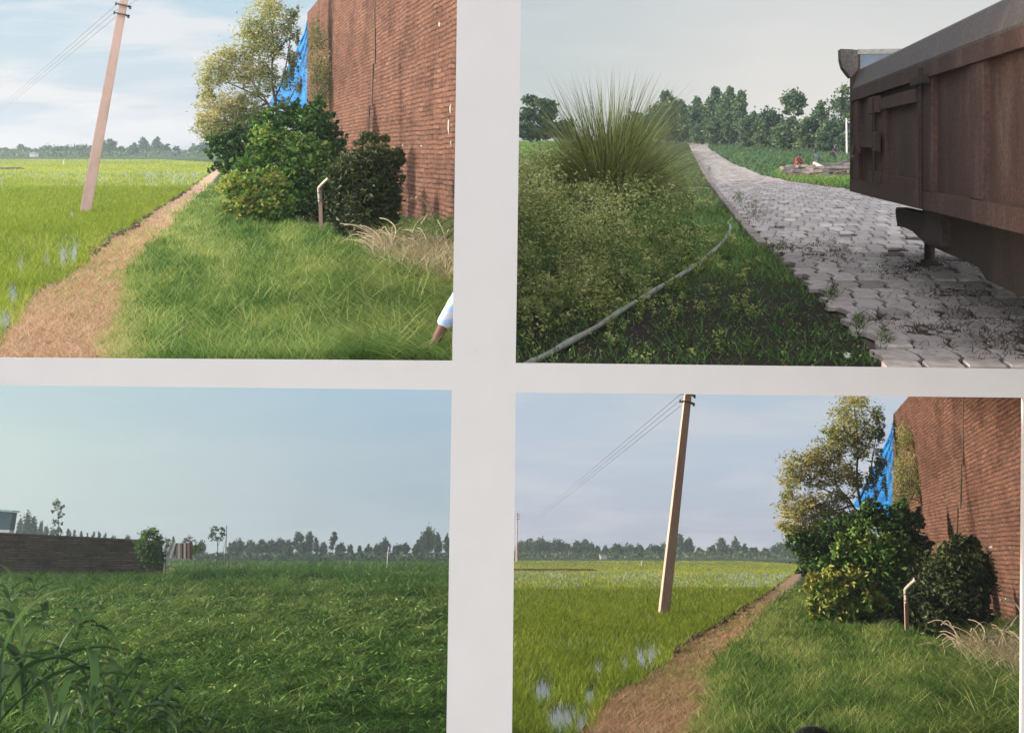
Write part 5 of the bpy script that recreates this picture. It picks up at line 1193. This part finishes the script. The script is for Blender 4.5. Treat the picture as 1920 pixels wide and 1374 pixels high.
g = G(); bar(g, 11.1, 11.75, .72, .80, .14, .08); build('bracket', g, M['chassis'], UP, T_)
# headboard across the far end, higher than the sides, with a flared lip
g = G(); c0 = tside(Y0, 0, .09); W = 2.45; inn = -TN
P_ = np.array([c0 + [0, 0, ZB], c0 + inn * W + [0, 0, ZB], c0 + inn * W + [0, 0, 1.5], c0 + [0, 0, 1.5]]); extrude(g, P_, TA * .09); build('headboard', g, M['trailer'], UP, T_)
g = G(); cc = c0 + TA * .09
lip = [(-.0, 1.14), (-.05, 1.2), (-.12, 1.30), (-.15, 1.42), (-.155, 1.585), (.02, 1.575), (.10, 1.56), (.10, 1.3), (.06, 1.2)]
P_ = np.array([c0 - TA * .03 + inn * a + [0, 0, z_] for a, z_ in lip]); extrude(g, P_, TA * .3); build('corner_lip', g, M['trailer_rim'], UP, T_)
g = G(); P_ = np.array([c0 - TA * .02 + inn * .10 + [0, 0, 1.5], c0 - TA * .02 + inn * W + [0, 0, 1.5], c0 - TA * .02 + inn * W + [0, 0, 1.575], c0 - TA * .02 + inn * .10 + [0, 0, 1.575]]); extrude(g, P_, TA * .16); build('headboard_rail', g, M['pipe'], UP, T_)
g = G(); P_ = np.array([c0 - TA * .012 + inn * .14 + [0, 0, .9], c0 - TA * .012 + inn * (W - .05) + [0, 0, .9], c0 - TA * .012 + inn * (W - .05) + [0, 0, 1.498], c0 - TA * .012 + inn * .14 + [0, 0, 1.498]]); extrude(g, P_, TA * .01); build('inner_panel', g, M['inside'], UP, T_)
# floor, far side, tail
g = G(); P_ = np.array([tside(Y0, ZB + .02, -.05), tside(Y1, ZB + .02, -.05), tside(Y1, ZB + .02, -2.3), tside(Y0, ZB + .02, -2.3)]); extrude(g, P_, [0, 0, -.06]); build('floor_plate', g, M['chassis'], UP, T_)
g = G(); bar(g, Y1, Y0, ZB, 1.2, -2.3, .06); build('side_sheet', g, M['trailer'], UP, T_)
g = G(); P_ = np.array([tside(Y1, ZB, 0), tside(Y1, ZB, -2.3), tside(Y1, 1.2, -2.3), tside(Y1, 1.2, 0)]); extrude(g, P_, TA * .05); build('tailgate', g, M['trailer'], UP, T_)
# chassis: side member with stepped end, cross beam, leg
off = -.12
g = G(); P_ = np.array([tside(y_, z_, off) for y_, z_ in ((13.9, -.72), (13.98, -.76), (13.95, -.84), (13.85, -.96), (13.3, -.95), (12.9, -.96), (12.45, -1.02), (12.0, -1.05), (11.2, -1.06), (10.4, -1.06), (9.9, -1.08), (9.7, -1.16), (7, -1.17), (4.6, -1.17), (4.6, -.70), (11.3, -.70))])
extrude(g, P_, -TN * .14); build('chassis_beam', g, M['chassis'], UP, T_)
g = G(); bar(g, 4.6, 11.6, -.70, -.63, -.1, .1); bar(g, 11.0, 11.8, -.98, -.62, -.02, .1); build('packing_plate', g, M['chassis'], UP, T_)
g = G(); P_ = np.array([tside(13.8, -.74, -1.9), tside(13.8, -.95, -1.9), tside(4.6, -1.05, -1.9), tside(4.6, -.7, -1.9)]); extrude(g, P_, -TN * .14); build('chassis_beam', g, M['chassis'], UP, T_)
lg = gdr(1743, 506); Lz = zup(lg[0], lg[1]) + .06; s = float(UP.sp(1743, 506, lg[1]))
g = G(); tube(g, np.array([lg * [1, 1, 0] + [0, 0, Lz + .02], lg * [1, 1, 0] + [0, 0, -.68]]), 9.6 * s, 12); tube(g, np.array([lg * [1, 1, 0] + [0, 0, -1.0], lg * [1, 1, 0] + [0, 0, -.66]]), 12.5 * s, 12); build('jack_leg', g, M['chassis'], UP, T_)
g = G(); box(g, lg * [1, 1, 0] + [0, 0, Lz + .012], (36 * s, 40 * s, .035)); box(g, lg * [1, 1, 0] + [0, 0, Lz + .05], (24 * s, 26 * s, .05)); build('foot_plate', g, M['chassis'], UP, T_)
g = G(); bar_c = tside(13.2, -.8, -.2); P_ = np.array([tside(13.3, -.74, -.2), tside(13.0, -.74, -.2), tside(13.0, -.92, -.2), tside(13.3, -.92, -.2)]); extrude(g, P_, -TN * 1.8); build('cross_beam', g, M['chassis'], UP, T_)
for o_ in (-.35, -2.05):
    wc = tside(5.4, -1.1, o_); g = G(); ringp = []
    for r_, x_ in ((.30, .1), (.46, .11), (.5, .07), (.5, -.07), (.46, -.11), (.30, -.1)): ringp.append((r_, x_))
    V = []; nn_ = 28
    for r_, x_ in ringp:
        for k in range(nn_): a = 2 * PI * k / nn_; V.append(wc + TN * x_ + TA * r_ * math.cos(a) + np.array([0, 0, 1]) * r_ * math.sin(a))
    f = [(q_ * nn_ + k, q_ * nn_ + (k + 1) % nn_, ((q_ + 1) % 6) * nn_ + (k + 1) % nn_, ((q_ + 1) % 6) * nn_ + k) for q_ in range(6) for k in range(nn_)]
    g.add(V, [np.array(f)]); wh = build('wheel', g, M['black'], UP, T_); g = G(); tube(g, np.array([wc - TN * .08, wc + TN * .06]), .31, 20); build('rim', g, M['trailer_rim'], UP, wh)
# ----------------------------------------------------------------------------
# lower left: green fodder field, boundary wall, far trees
# ----------------------------------------------------------------------------
W_ = 'lower left picture'
# low leafy crop filling the field
n = 70000; y = 1046 + 350 * RNG.random(n) ** .8; x = RNG.uniform(-60, 900, n)
P = LOW.gd(x, y + 6 + 0 * x); D = P[:, 1]
patch = vnoise(x / 70, (y - 1037) / 18, 51); fine = vnoise(x / 18, (y - 1037) / 7, 52)
strip = smooth((y - 1052) / 8) * smooth((1098 - y) / 8) * smooth((430 - x) / 60)          # the paler mown strip
tint = np.clip(.40 + .30 * (patch - .5) + .3 * (fine - .5) + RNG.normal(0, .2, n) + .34 * strip - .16 * smooth((y - 1150) / 170) - .08 * smooth((x - 600) / 200), 0, 1)
bare = smooth((y - 1275) / 50) * smooth((330 - x) / 120)
m = (RNG.random(n) > bare * .85) & (RNG.random(n) < .55)
K = 7; tint = tint + .25; hp = .85 * np.where(D > 45, RNG.uniform(.26, .55, n), RNG.uniform(.09, .19, n)) * (.55 + .9 * fine) * (.7 + .6 * patch) * (1 - .45 * strip)
Pt = tufts(P[m], K, .05 * (D[m] / 12) ** .6); nb = len(Pt); Dm = np.repeat(D[m], K); yel = np.repeat(np.where(RNG.random(m.sum()) < .05, .35, 0), K)
g = G(); blades(g, Pt, np.repeat(hp[m], K) * RNG.uniform(.6, 1.3, nb), (.021 * (Dm / 14) ** .75) * RNG.uniform(.5, 1.3, nb), .4 + 1.1 * RNG.random(nb), np.clip(np.repeat(tint[m] + RNG.normal(0, .12, m.sum()), K) + RNG.normal(0, .13, nb) + yel, 0, 1), None, RNG.uniform(.4, 1.1, nb), 3)
sel = m & (RNG.random(n) < .10); Pl = tufts(P[sel], 2, .07 * (D[sel] / 12) ** .6); Dl = np.repeat(D[sel], 2); Pl[:, 2] += np.repeat(hp[sel], 2) * RNG.uniform(.5, 1.1, len(Pl))
leaves(g, Pl,   .085 * (Dl / 14) ** .75 * RNG.uniform(.5, 1.3, len(Pl)), np.clip(np.repeat(tint[sel], 2) + RNG.normal(.0, .12, len(Pl)), 0, 1), .30, up=.6)
o = build('crop', g, M['crop'], LOW); tag(o, 'low dense green fodder crop covering the whole field, ' + W_, 'crop', kind='stuff')
# taller tufts in ridges in the distance
g = G()
for (x0, x1, DD, n_, hh) in ((-40, 330, 60, 2600, 1.0), (-40, 340, 52, 1600, .6), (320, 880, 150, 2600, 1.15), (330, 880, 105, 2400, 1.0), (500, 720, 78, 1300, .95), (640, 880, 66, 1300, .8), (330, 560, 72, 1600, 1.0), (320, 520, 54, 1200, .7), (700, 880, 50, 900, .6)):
    Dd = DD * RNG.uniform(.93, 1.07, n_); xs = RNG.uniform(x0, x1, n_); P = LOW.pt(xs, np.full(n_, 1050.), Dd); P[:, 2] = -EYE
    blades(g, P, hh * RNG.uniform(.5, 1.1, n_), .05 * (Dd / 40) ** .7, .4, np.clip(RNG.normal(.45, .18, n_), 0, 1), None, .6, 2)
o = build('tall_weeds', g, M['crop'], LOW); tag(o, 'taller weed ridges across the far half of the field, ' + W_, 'weeds', kind='stuff')
# rusty patch of bare soil
g = G(); 
for k in range(40):
    q_ = LOW.gd(375 + RNG.normal(0, 30), 1089 + RNG.normal(0, 1.5)); lump(g, q_ + [0, 0, .02], (.35, .5, .16), seed=k, nu=7, nv=3)
M['redsoil'] = solid('reddish_soil', [(.3, (.10, .045, .03)), (.7, (.2, .10, .06))], 6, .95); o = build('bare_soil', g, M['redsoil'], LOW); tag(o, 'small reddish bare soil patch in the middle of the field, ' + W_, 'soil', kind='stuff')
# maize plants -----------------------------------------------------------------------
def maize(px, row, hpx, leaves_n, label, seed, lean=0.):
    rg = np.random.default_rng(seed); B = LOW.gd(px, row); D = B[1]; s = float(LOW.sp(px, row, D)); H = hpx * s
    root = empty('maize_plant', LOW, B, label + ', ' + W_, 'maize plant', 'maize plants in the near corner'); 
    g = G(); top = B + [lean * H, 0, H * .62]; st = spline([B - [0, 0, .03], B + [lean * H * .3, .01, H * .3], top], 8); tube(g, st, np.linspace(.014, .006, 8), 7); build('stalk', g, M['maize'], LOW, root)
    a0 = rg.uniform(0, PI)
    for k in range(leaves_n):
        t = .12 + .85 * k / leaves_n; i = min(int(t * 7), 6); c0 = st[i] * (1 - (t * 7 - i)) + st[i + 1] * (t * 7 - i)
        az = a0 + PI * k + rg.normal(0, .45); d = np.array([math.cos(az), math.sin(az) * .7, 0]); L = H * rg.uniform(.6, .95) * (1.1 - .3 * t); up = rg.uniform(.5, 1.25); wmax = s * rg.uniform(15, 25) * min(1., (hpx / 170) ** .6)
        if k == leaves_n - 1: up = 2.4
        V = []; m_ = 11; e0_ = rg.uniform(.95, 1.35) if k < leaves_n - 1 else 1.5; e1_ = rg.uniform(-1.1, .1) if k < leaves_n - 1 else .15; c = np.array(c0)
        for q_ in range(m_ + 1):
            u = q_ / m_; el = e0_ + (e1_ - e0_) * u ** 1.3
            if q_: c = c + (d * math.cos(el) + np.array([0, 0, 1]) * math.sin(el)) * L / m_
            sd = np.array([-d[1], d[0], 0]); wd = wmax * (math.sin(PI * min(1, (.12 + u * .88))) ** .7) * (1 if u < 1 else 0) + .002; wob = .012 * math.sin(u * 14 + k)
            V += [c - sd * wd * .5 + [0, 0, wd * .28 + wob], c, c + sd * wd * .5 + [0, 0, wd * .28 - wob]]
        f = [(q_ * 3 + j, q_ * 3 + j + 1, q_ * 3 + 4 + j, q_ * 3 + 3 + j) for q_ in range(m_) for j in range(2)]
        g = G(); g.add(V, [np.array(f)], np.clip(rg.normal(.5, .18), 0, 1) + np.repeat(np.linspace(-.1, .25, m_ + 1), 3) * (rg.random() < .4)); build('leaf', g, M['maize'], LOW, root, smooth=True)
for i, (px, row, hpx, nl, lab) in enumerate([
    (42, 1352, 235, 9, 'tallest maize plant with a broad bent leaf at the left edge'), (-6, 1392, 250, 8, 'maize plant cut by the left edge near the bottom corner'), (92, 1384, 215, 7, 'maize plant with long arching leaves in the near corner'), (150, 1362, 150, 6, 'maize plant with pale upper leaves before the dark bare soil'),
    (205, 1372, 190, 7, 'upright maize plant, rightmost of the tall ones'), (108, 1420, 150, 6, 'small maize plant at the very bottom of the corner'), (240, 1400, 120, 6, 'low maize plant with arching leaves at the bottom edge'), (308, 1392, 110, 6, 'low yellowish maize plant right of the corner group'),
    (20, 1235, 120, 6, 'maize plant higher up along the left edge'), (80, 1190, 90, 6, 'smaller maize plant behind the left edge one'), (140, 1210, 70, 5, 'small maize plant amid the crop behind the corner group'), (385, 1388, 60, 5, 'low pale grass-like maize sprout at the bottom'),
    (10, 1150, 80, 6, 'farthest maize plant at the left edge'), (60, 1140, 70, 5, 'far small maize plant near the left edge'), (250, 1290, 75, 5, 'slim maize plant at the edge of the dark soil'), (165, 1405, 170, 7, 'maize plant with crossing broad leaves at the bottom edge'), (275, 1375, 105, 6, 'broad-leaved maize plant at the right end of the dark soil'), (60, 1300, 130, 6, 'maize plant just above the corner group by the left edge'), (330, 1410, 95, 6, 'outermost low maize plant cut by the bottom edge'), (640, 1345, 70, 6, 'lone broad-leaved maize clump right of the middle')]):
    maize(px, row, hpx, nl, lab, 100 + i, lean=RNG.uniform(-.12, .12))
# scattered pale longer leaves
n = 700; y = 1075 + 300 * RNG.random(n); x = RNG.uniform(-20, 860, n); P = LOW.gd(x, y); D = P[:, 1]; g = G()
blades(g, P, RNG.uniform(.3, .5, n) * np.clip(D / 20, .7, 1.2), .026 * (D / 12) ** .7, .5 + RNG.random(n) * .5, np.clip(RNG.normal(.7, .18, n), 0, 1), None, 1.0, 5)
o = build('long_leaves', g, M['crop'], LOW); tag(o, 'scattered paler long leaves rising out of the fodder crop, ' + W_, 'crop leaves', kind='stuff')
# boundary wall ------------------------------------------------------------------------
A = LOW.gd(-60, 1091); Bf = LOW.gd(304, 1086); dA = Bf - A; L = np.linalg.norm(dA); d = dA / L; nrm = np.array([d[1], -d[0], 0]); nrm = nrm if nrm[1] < 0 else -nrm
root = empty('boundary_wall', LOW, (A + Bf) / 2, 'long low sooty brick boundary wall across the left of the field, ' + W_, 'wall')
HA = LOW.pt(-60, 998, A[1])[2] - A[2]; HB = LOW.pt(304, 1016.5, Bf[1])[2] - Bf[2]
g = G(); V = []; UVs = []; nx = 30
for j in range(nx + 1):
    t = j / nx; hh = HA * (1 - t) + HB * t + .03 * math.sin(j * 2.3)
    for k in range(9): V.append(A + dA * t + [0, 0, hh * k / 8] + nrm * .015 * math.sin(j * 1.3 + k * 2.1)); UVs.append((L * t, hh * k / 8))
f = [(j * 9 + k, (j + 1) * 9 + k, (j + 1) * 9 + k + 1, j * 9 + k + 1) for j in range(nx) for k in range(8)]
g.add(V, [np.array(f)], uv=UVs); e = np.array([Bf, Bf - nrm * .3, Bf - nrm * .3 + [0, 0, HB], Bf + [0, 0, HB]]); g.add(e, [np.array([[0, 1, 2, 3]])], uv=[(0, 0), (.3, 0), (.3, HB), (0, HB)])
bk = np.array([A - nrm * .3, Bf - nrm * .3, Bf - nrm * .3 + [0, 0, HB], A - nrm * .3 + [0, 0, HA]]); g.add(bk, [np.array([[0, 1, 2, 3]])], uv=[(0, 0), (L, 0), (L, HB), (0, HA)])
build('brickwork', g, M['brick_old'], LOW, root, uv=True)
g = G(); P_ = np.array([A + nrm * .04 + [0, 0, HA - .005], Bf + nrm * .04 + [0, 0, HB + .01], Bf + nrm * .04 + [0, 0, HB + .09], A + nrm * .04 + [0, 0, HA + .08]]); extrude(g, P_, -nrm * .4); build('coping', g, M['clod'], LOW, root)
# building at the left edge
b = LOW.pt(-16, 1000, 95.); b[2] = -EYE; s = float(LOW.sp(0, 1000, 95))
root = empty('cabin', LOW, b, 'dark blue-green cabin with a flat overhanging roof at the left edge, ' + W_, 'cabin')
M['cabin'] = solid('blue_green_sheet', [(.3, (.035, .075, .085)), (.7, (.07, .13, .14))], 1.5, .6); M['cabinroof'] = solid('pale_roof_sheet', [(.3, (.25, .36, .38)), (.7, (.36, .47, .48))], 3, .6)
z = lambda r_: LOW.pt(0, r_, 95.)[2]
g = G(); x0, x1 = LOW.pt(-70, 990, 95.)[0], LOW.pt(19, 990, 95.)[0]; extrude(g, [[x0, 95, z(990)], [x1, 95, z(994)], [x1, 95, z(960)], [x0, 95, z(953)]], [0, .9, 0]); build('walls', g, M['cabin'], LOW, root)
g = G(); x2 = LOW.pt(22, 990, 95.)[0]; extrude(g, [[x0, 94.6, z(953)], [x2, 94.6, z(959.5)], [x2, 94.6, z(957)], [x0, 94.6, z(950)]], [0, 1.5, 0]); build('roof', g, M['cabinroof'], LOW, root)
g = G(); extrude(g, [[x0, 94.95, z(1000)], [x1, 94.95, z(1000)], [x1, 94.95, z(993)], [x0, 94.95, z(991)]], [0, .92, 0]); extrude(g, [[x0, 95, -EYE], [x1 - .3, 95, -EYE], [x1 - .3, 95, z(1000)], [x0, 95, z(1000)]], [0, .85, 0]); build('base_wall', g, M['white'], LOW, root)
# shrub growing over the wall end, pale sheet and striped gate
def bt(px, top, D, bl, n_, lp, mat, label, trunk=None, cat='tree', name='tree', tw=2., group=None, row=1046):
    b = LOW.pt(px, row, D); b[2] = -EYE; return tree(LOW, name, px, row, D, bl, n_, lp, M[mat], label + ', ' + W_, group, trunk, tw, base=b, k=12, cat=cat)
bt(278, 985, 66, [(272, 1003, 16, 10, .55), (283, 998, 16, 10, .5), (296, 1012, 14, 10, .45), (262, 1014, 14, 8, .42), (280, 1022, 24, 12, .4), (290, 1034, 16, 10, .3), (285, 1042, 24, 12, .25), (266, 1036, 14, 12, .28), (300, 1048, 14, 12, .25), (282, 1056, 22, 10, .25)], 3200, 4.2, 'bush', 'wispy green shrub leaning over the end of the boundary wall', [[(284, 1046), (281, 1020), (274, 992)], [(283, 1030), (292, 1010), (297, 1000)], [(280, 1018), (262, 1004)], [(280, 1012), (286, 990)]], 'shrub', 'shrub')
D_ = 74.; s = float(LOW.sp(320, 1030, D_)); b = LOW.pt(316, 1046, D_); b[2] = -EYE
zr = lambda px_, r_, dd=0: LOW.pt(px_, r_, D_ + dd)
g = G(); V = []; nu, nv = 10, 8
for k in range(nv + 1):
    for j in range(nu + 1): V.append(zr(305 + 24 * j / nu, 1016 + 30 * k / nv + 1.2 * math.sin(j * .9), .12 * math.sin(j * 1.7 + k * .8)))
V = np.array(V); f = np.array([(k * (nu + 1) + j, k * (nu + 1) + j + 1, (k + 1) * (nu + 1) + j + 1, (k + 1) * (nu + 1) + j) for k in range(nv) for j in range(nu)])
g.add(np.vstack([V, V + [0, .05, 0]]), [f, f[:, ::-1] + len(V)]); o = build('white_sheet', g, M['white'], LOW, smooth=True); tag(o, 'pale sheet hung beside the end of the boundary wall, ' + W_, 'sheet')
root = empty('gate', LOW, LOW.pt(342, 1050, D_) * [1, 1, 0] + [0, 0, -EYE], 'brown and white striped board gate right of the pale sheet, ' + W_, 'gate')
for k, px_ in enumerate(np.linspace(328, 357, 9)):
    g = G(); extrude(g, [zr(px_ - 1.75, 1047), zr(px_ + 1.75, 1047), zr(px_ + 1.75, 1017.5 + .6 * (k % 2)), zr(px_ - 1.75, 1017.5)], [0, .08, 0]); build('board', g, M['white' if k in (2, 5) else 'stake' if k % 2 else 'redsoil'], LOW, root)
g = G(); extrude(g, [zr(327, 1026, .1), zr(358, 1026, .1), zr(358, 1023, .1), zr(327, 1023, .1)], [0, .06, 0]); extrude(g, [zr(356.5, 1049, -.05), zr(359.5, 1049, -.05), zr(359.5, 1014, -.05), zr(356.5, 1014, -.05)], [0, .2, 0]); build('gate_frame', g, M['redsoil'], LOW, root)
bt(315, 1010, 72, [(311, 1014, 5, 5, .25), (318, 1012, 4, 4, .25), (314, 1022, 4, 5, .2), (312, 1036, 4, 5, .15)], 160, 3, 'fartree', 'small dark twisted tree in front of the pale sheet', [[(311, 1046), (311, 1034), (316, 1024), (313, 1012)]], tw=1.6)
bt(367, 1016, 76, [(367, 1024, 8, 7, .45), (364, 1033, 8, 7, .4), (372, 1030, 6, 7, .4)], 420, 3.4, 'bush', 'rounded bush just right of the striped gate', None, 'bush', 'bush')
bt(352, 1004, 200, [(353, 1009, 9, 6, .35), (345, 1013, 6, 5, .3), (360, 1015, 7, 5, .3), (353, 1020, 11, 5, .3)], 260, 3, 'fartree', 'small tree showing above the striped gate')
bt(107, 935, 130, [(106, 944, 9, 8, .42), (114, 952, 7, 8, .4), (101, 957, 6, 6, .36), (112, 967, 8, 7, .4), (103, 978, 8, 7, .36), (114, 984, 6, 7, .36), (107, 997, 8, 8, .3), (113, 1004, 7, 6, .3)], 620, 3.6, 'fartree', 'tall lanky tree standing alone behind the boundary wall', [[(109, 1046), (110, 1000), (109, 965), (107, 938)], [(110, 985), (102, 975)], [(109, 968), (115, 955)]], tw=1.8)
bt(407, 985, 120, [(398, 996, 7, 8, .32), (406, 990, 8, 5, .34), (416, 992, 7, 7, .34), (397, 1006, 7, 6, .3), (419, 1004, 6, 7, .3), (407, 1010, 12, 5, .3), (402, 1001, 5, 4, .3), (413, 1000, 4, 4, .3)], 560, 3.2, 'fartree', 'lone open-crowned tree beside the bare pole in the field', [[(408, 1046), (408, 1022), (400, 1000)], [(408, 1024), (417, 1002)], [(418, 1046), (420, 1026), (424, 1008)]], tw=2.2)
b = LOW.pt(424, 1046, 118); b[2] = -EYE; g = G(); tube(g, np.array([b, LOW.pt(425, 985, 118)]), np.array([1.1, .7]) * float(LOW.sp(424, 1000, 118)), 6); o = build('bare_pole', g, M['bark'], LOW); tag(o, 'thin bare pole standing right of the lone open-crowned tree, ' + W_, 'pole')
b = LOW.pt(726, 1046, 120); b[2] = -EYE; g = G(); tube(g, np.array([b, LOW.pt(727, 1036, 120), LOW.pt(729, 1024, 120)]), .9 * float(LOW.sp(726, 1030, 120)), 6); o = build('white_stake', g, M['white'], LOW); tag(o, 'slim white stake before the far trees on the right, ' + W_, 'stake')
far = [(-10, 982, 14, 'broad'), (36, 972, 7, 'round'), (50, 962, 10, 'broad'), (62, 970, 9, 'tall'), (76, 977, 6, 'tall'), (86, 986, 6, 'tall'), (97, 989, 6, 'round'), (128, 991, 5, 'tall'), (139, 993, 4, 'tall'), (152, 996, 3.5, 'tall'), (163, 1000, 3, 'tall'), (175, 996, 3, 'sparse'), (185, 997, 4, 'tall'), (196, 1002, 4, 'round'), (212, 1004, 9, 'broad'), (238, 1004, 7, 'round'),
       (325, 1006, 4, 'tall'), (377, 1015, 8, 'round'), (436, 1016, 10, 'round'), (448, 1013, 11, 'broad'), (470, 1014, 11, 'broad'), (490, 1014, 11, 'broad'), (508, 1013, 11, 'broad'), (524, 1011, 10, 'broad'), (540, 1013, 10, 'broad'), (555, 997, 11, 'sparse'), (566, 1015, 9, 'broad'), (580, 997, 8, 'tall'), (593, 1007, 5, 'tall'), (606, 1018, 8, 'round')]
far2 = [(624, 998, 7, 'sparse'), (638, 1017, 9, 'broad'), (656, 1022, 6, 'round'), (674, 1022, 4, 'round'), (690, 1022, 8, 'round'), (706, 1021, 8, 'round'), (721, 1010, 10, 'broad'), (745, 1020, 9, 'broad'), (761, 1016, 7, 'tall'), (780, 1020, 8, 'round'), (791, 1006, 10, 'broad'), (803, 988, 12, 'broad'), (820, 1000, 9, 'tall'), (838, 1002, 6, 'tall'), (856, 1006, 10, 'broad')]
far_row(LOW, far, 1043, 300, 'lower left far treeline, left half', 'far trees left of centre in the lower left picture', (.08, .32), grow=1.05, lift=1)  # leaf tints of both rows raised, some distance haze painted in
far_row(LOW, far2, 1043, 300, 'lower left far treeline, right half', 'far trees at the right of the lower left picture', (.08, .32), grow=1.05, lift=1)
g = G(); n = 3600; hx = RNG.uniform(360, 900, n); hD = RNG.uniform(240, 300, n); b = LOW.pt(hx, np.full(n, 1043.), hD); b[:, 2] = -EYE + RNG.random(n) ** 1.4 * 1.7; leaves(g, b, .9, np.clip(RNG.normal(.12, .15, n), 0, 1), .7)
o = build('hedge', g, M['fartree'], LOW); tag(o, 'low far scrub at the field end, ' + W_, 'scrub', kind='stuff')
# ----------------------------------------------------------------------------
if HAZE > 0:
    m, nt, out = new_mat('air_haze'); v = N(nt, 'ShaderNodeVolumePrincipled'); v.inputs['Density'].default_value = HAZE; v.inputs['Color'].default_value = (.68, .84, 1., 1); v.inputs['Anisotropy'].default_value = .2
    nt.links.new(v.outputs[0], out.inputs['Volume'])
    g = G(); x0, x1, y0, y1, z0, z1 = -430, 430, -30, 585, -225, 16
    g.add([(x0, y0, z0), (x1, y0, z0), (x1, y1, z0), (x0, y1, z0), (x0, y0, z1), (x1, y0, z1), (x1, y1, z1), (x0, y1, z1)], [np.array([[3, 2, 1, 0], [4, 5, 6, 7], [0, 1, 5, 4], [1, 2, 6, 5], [2, 3, 7, 6], [3, 0, 4, 7]])])
    o = build('haze', g, m, UP); o['kind'] = 'stuff'
for o in bpy.data.objects:
    if '_b' in o: del o['_b']
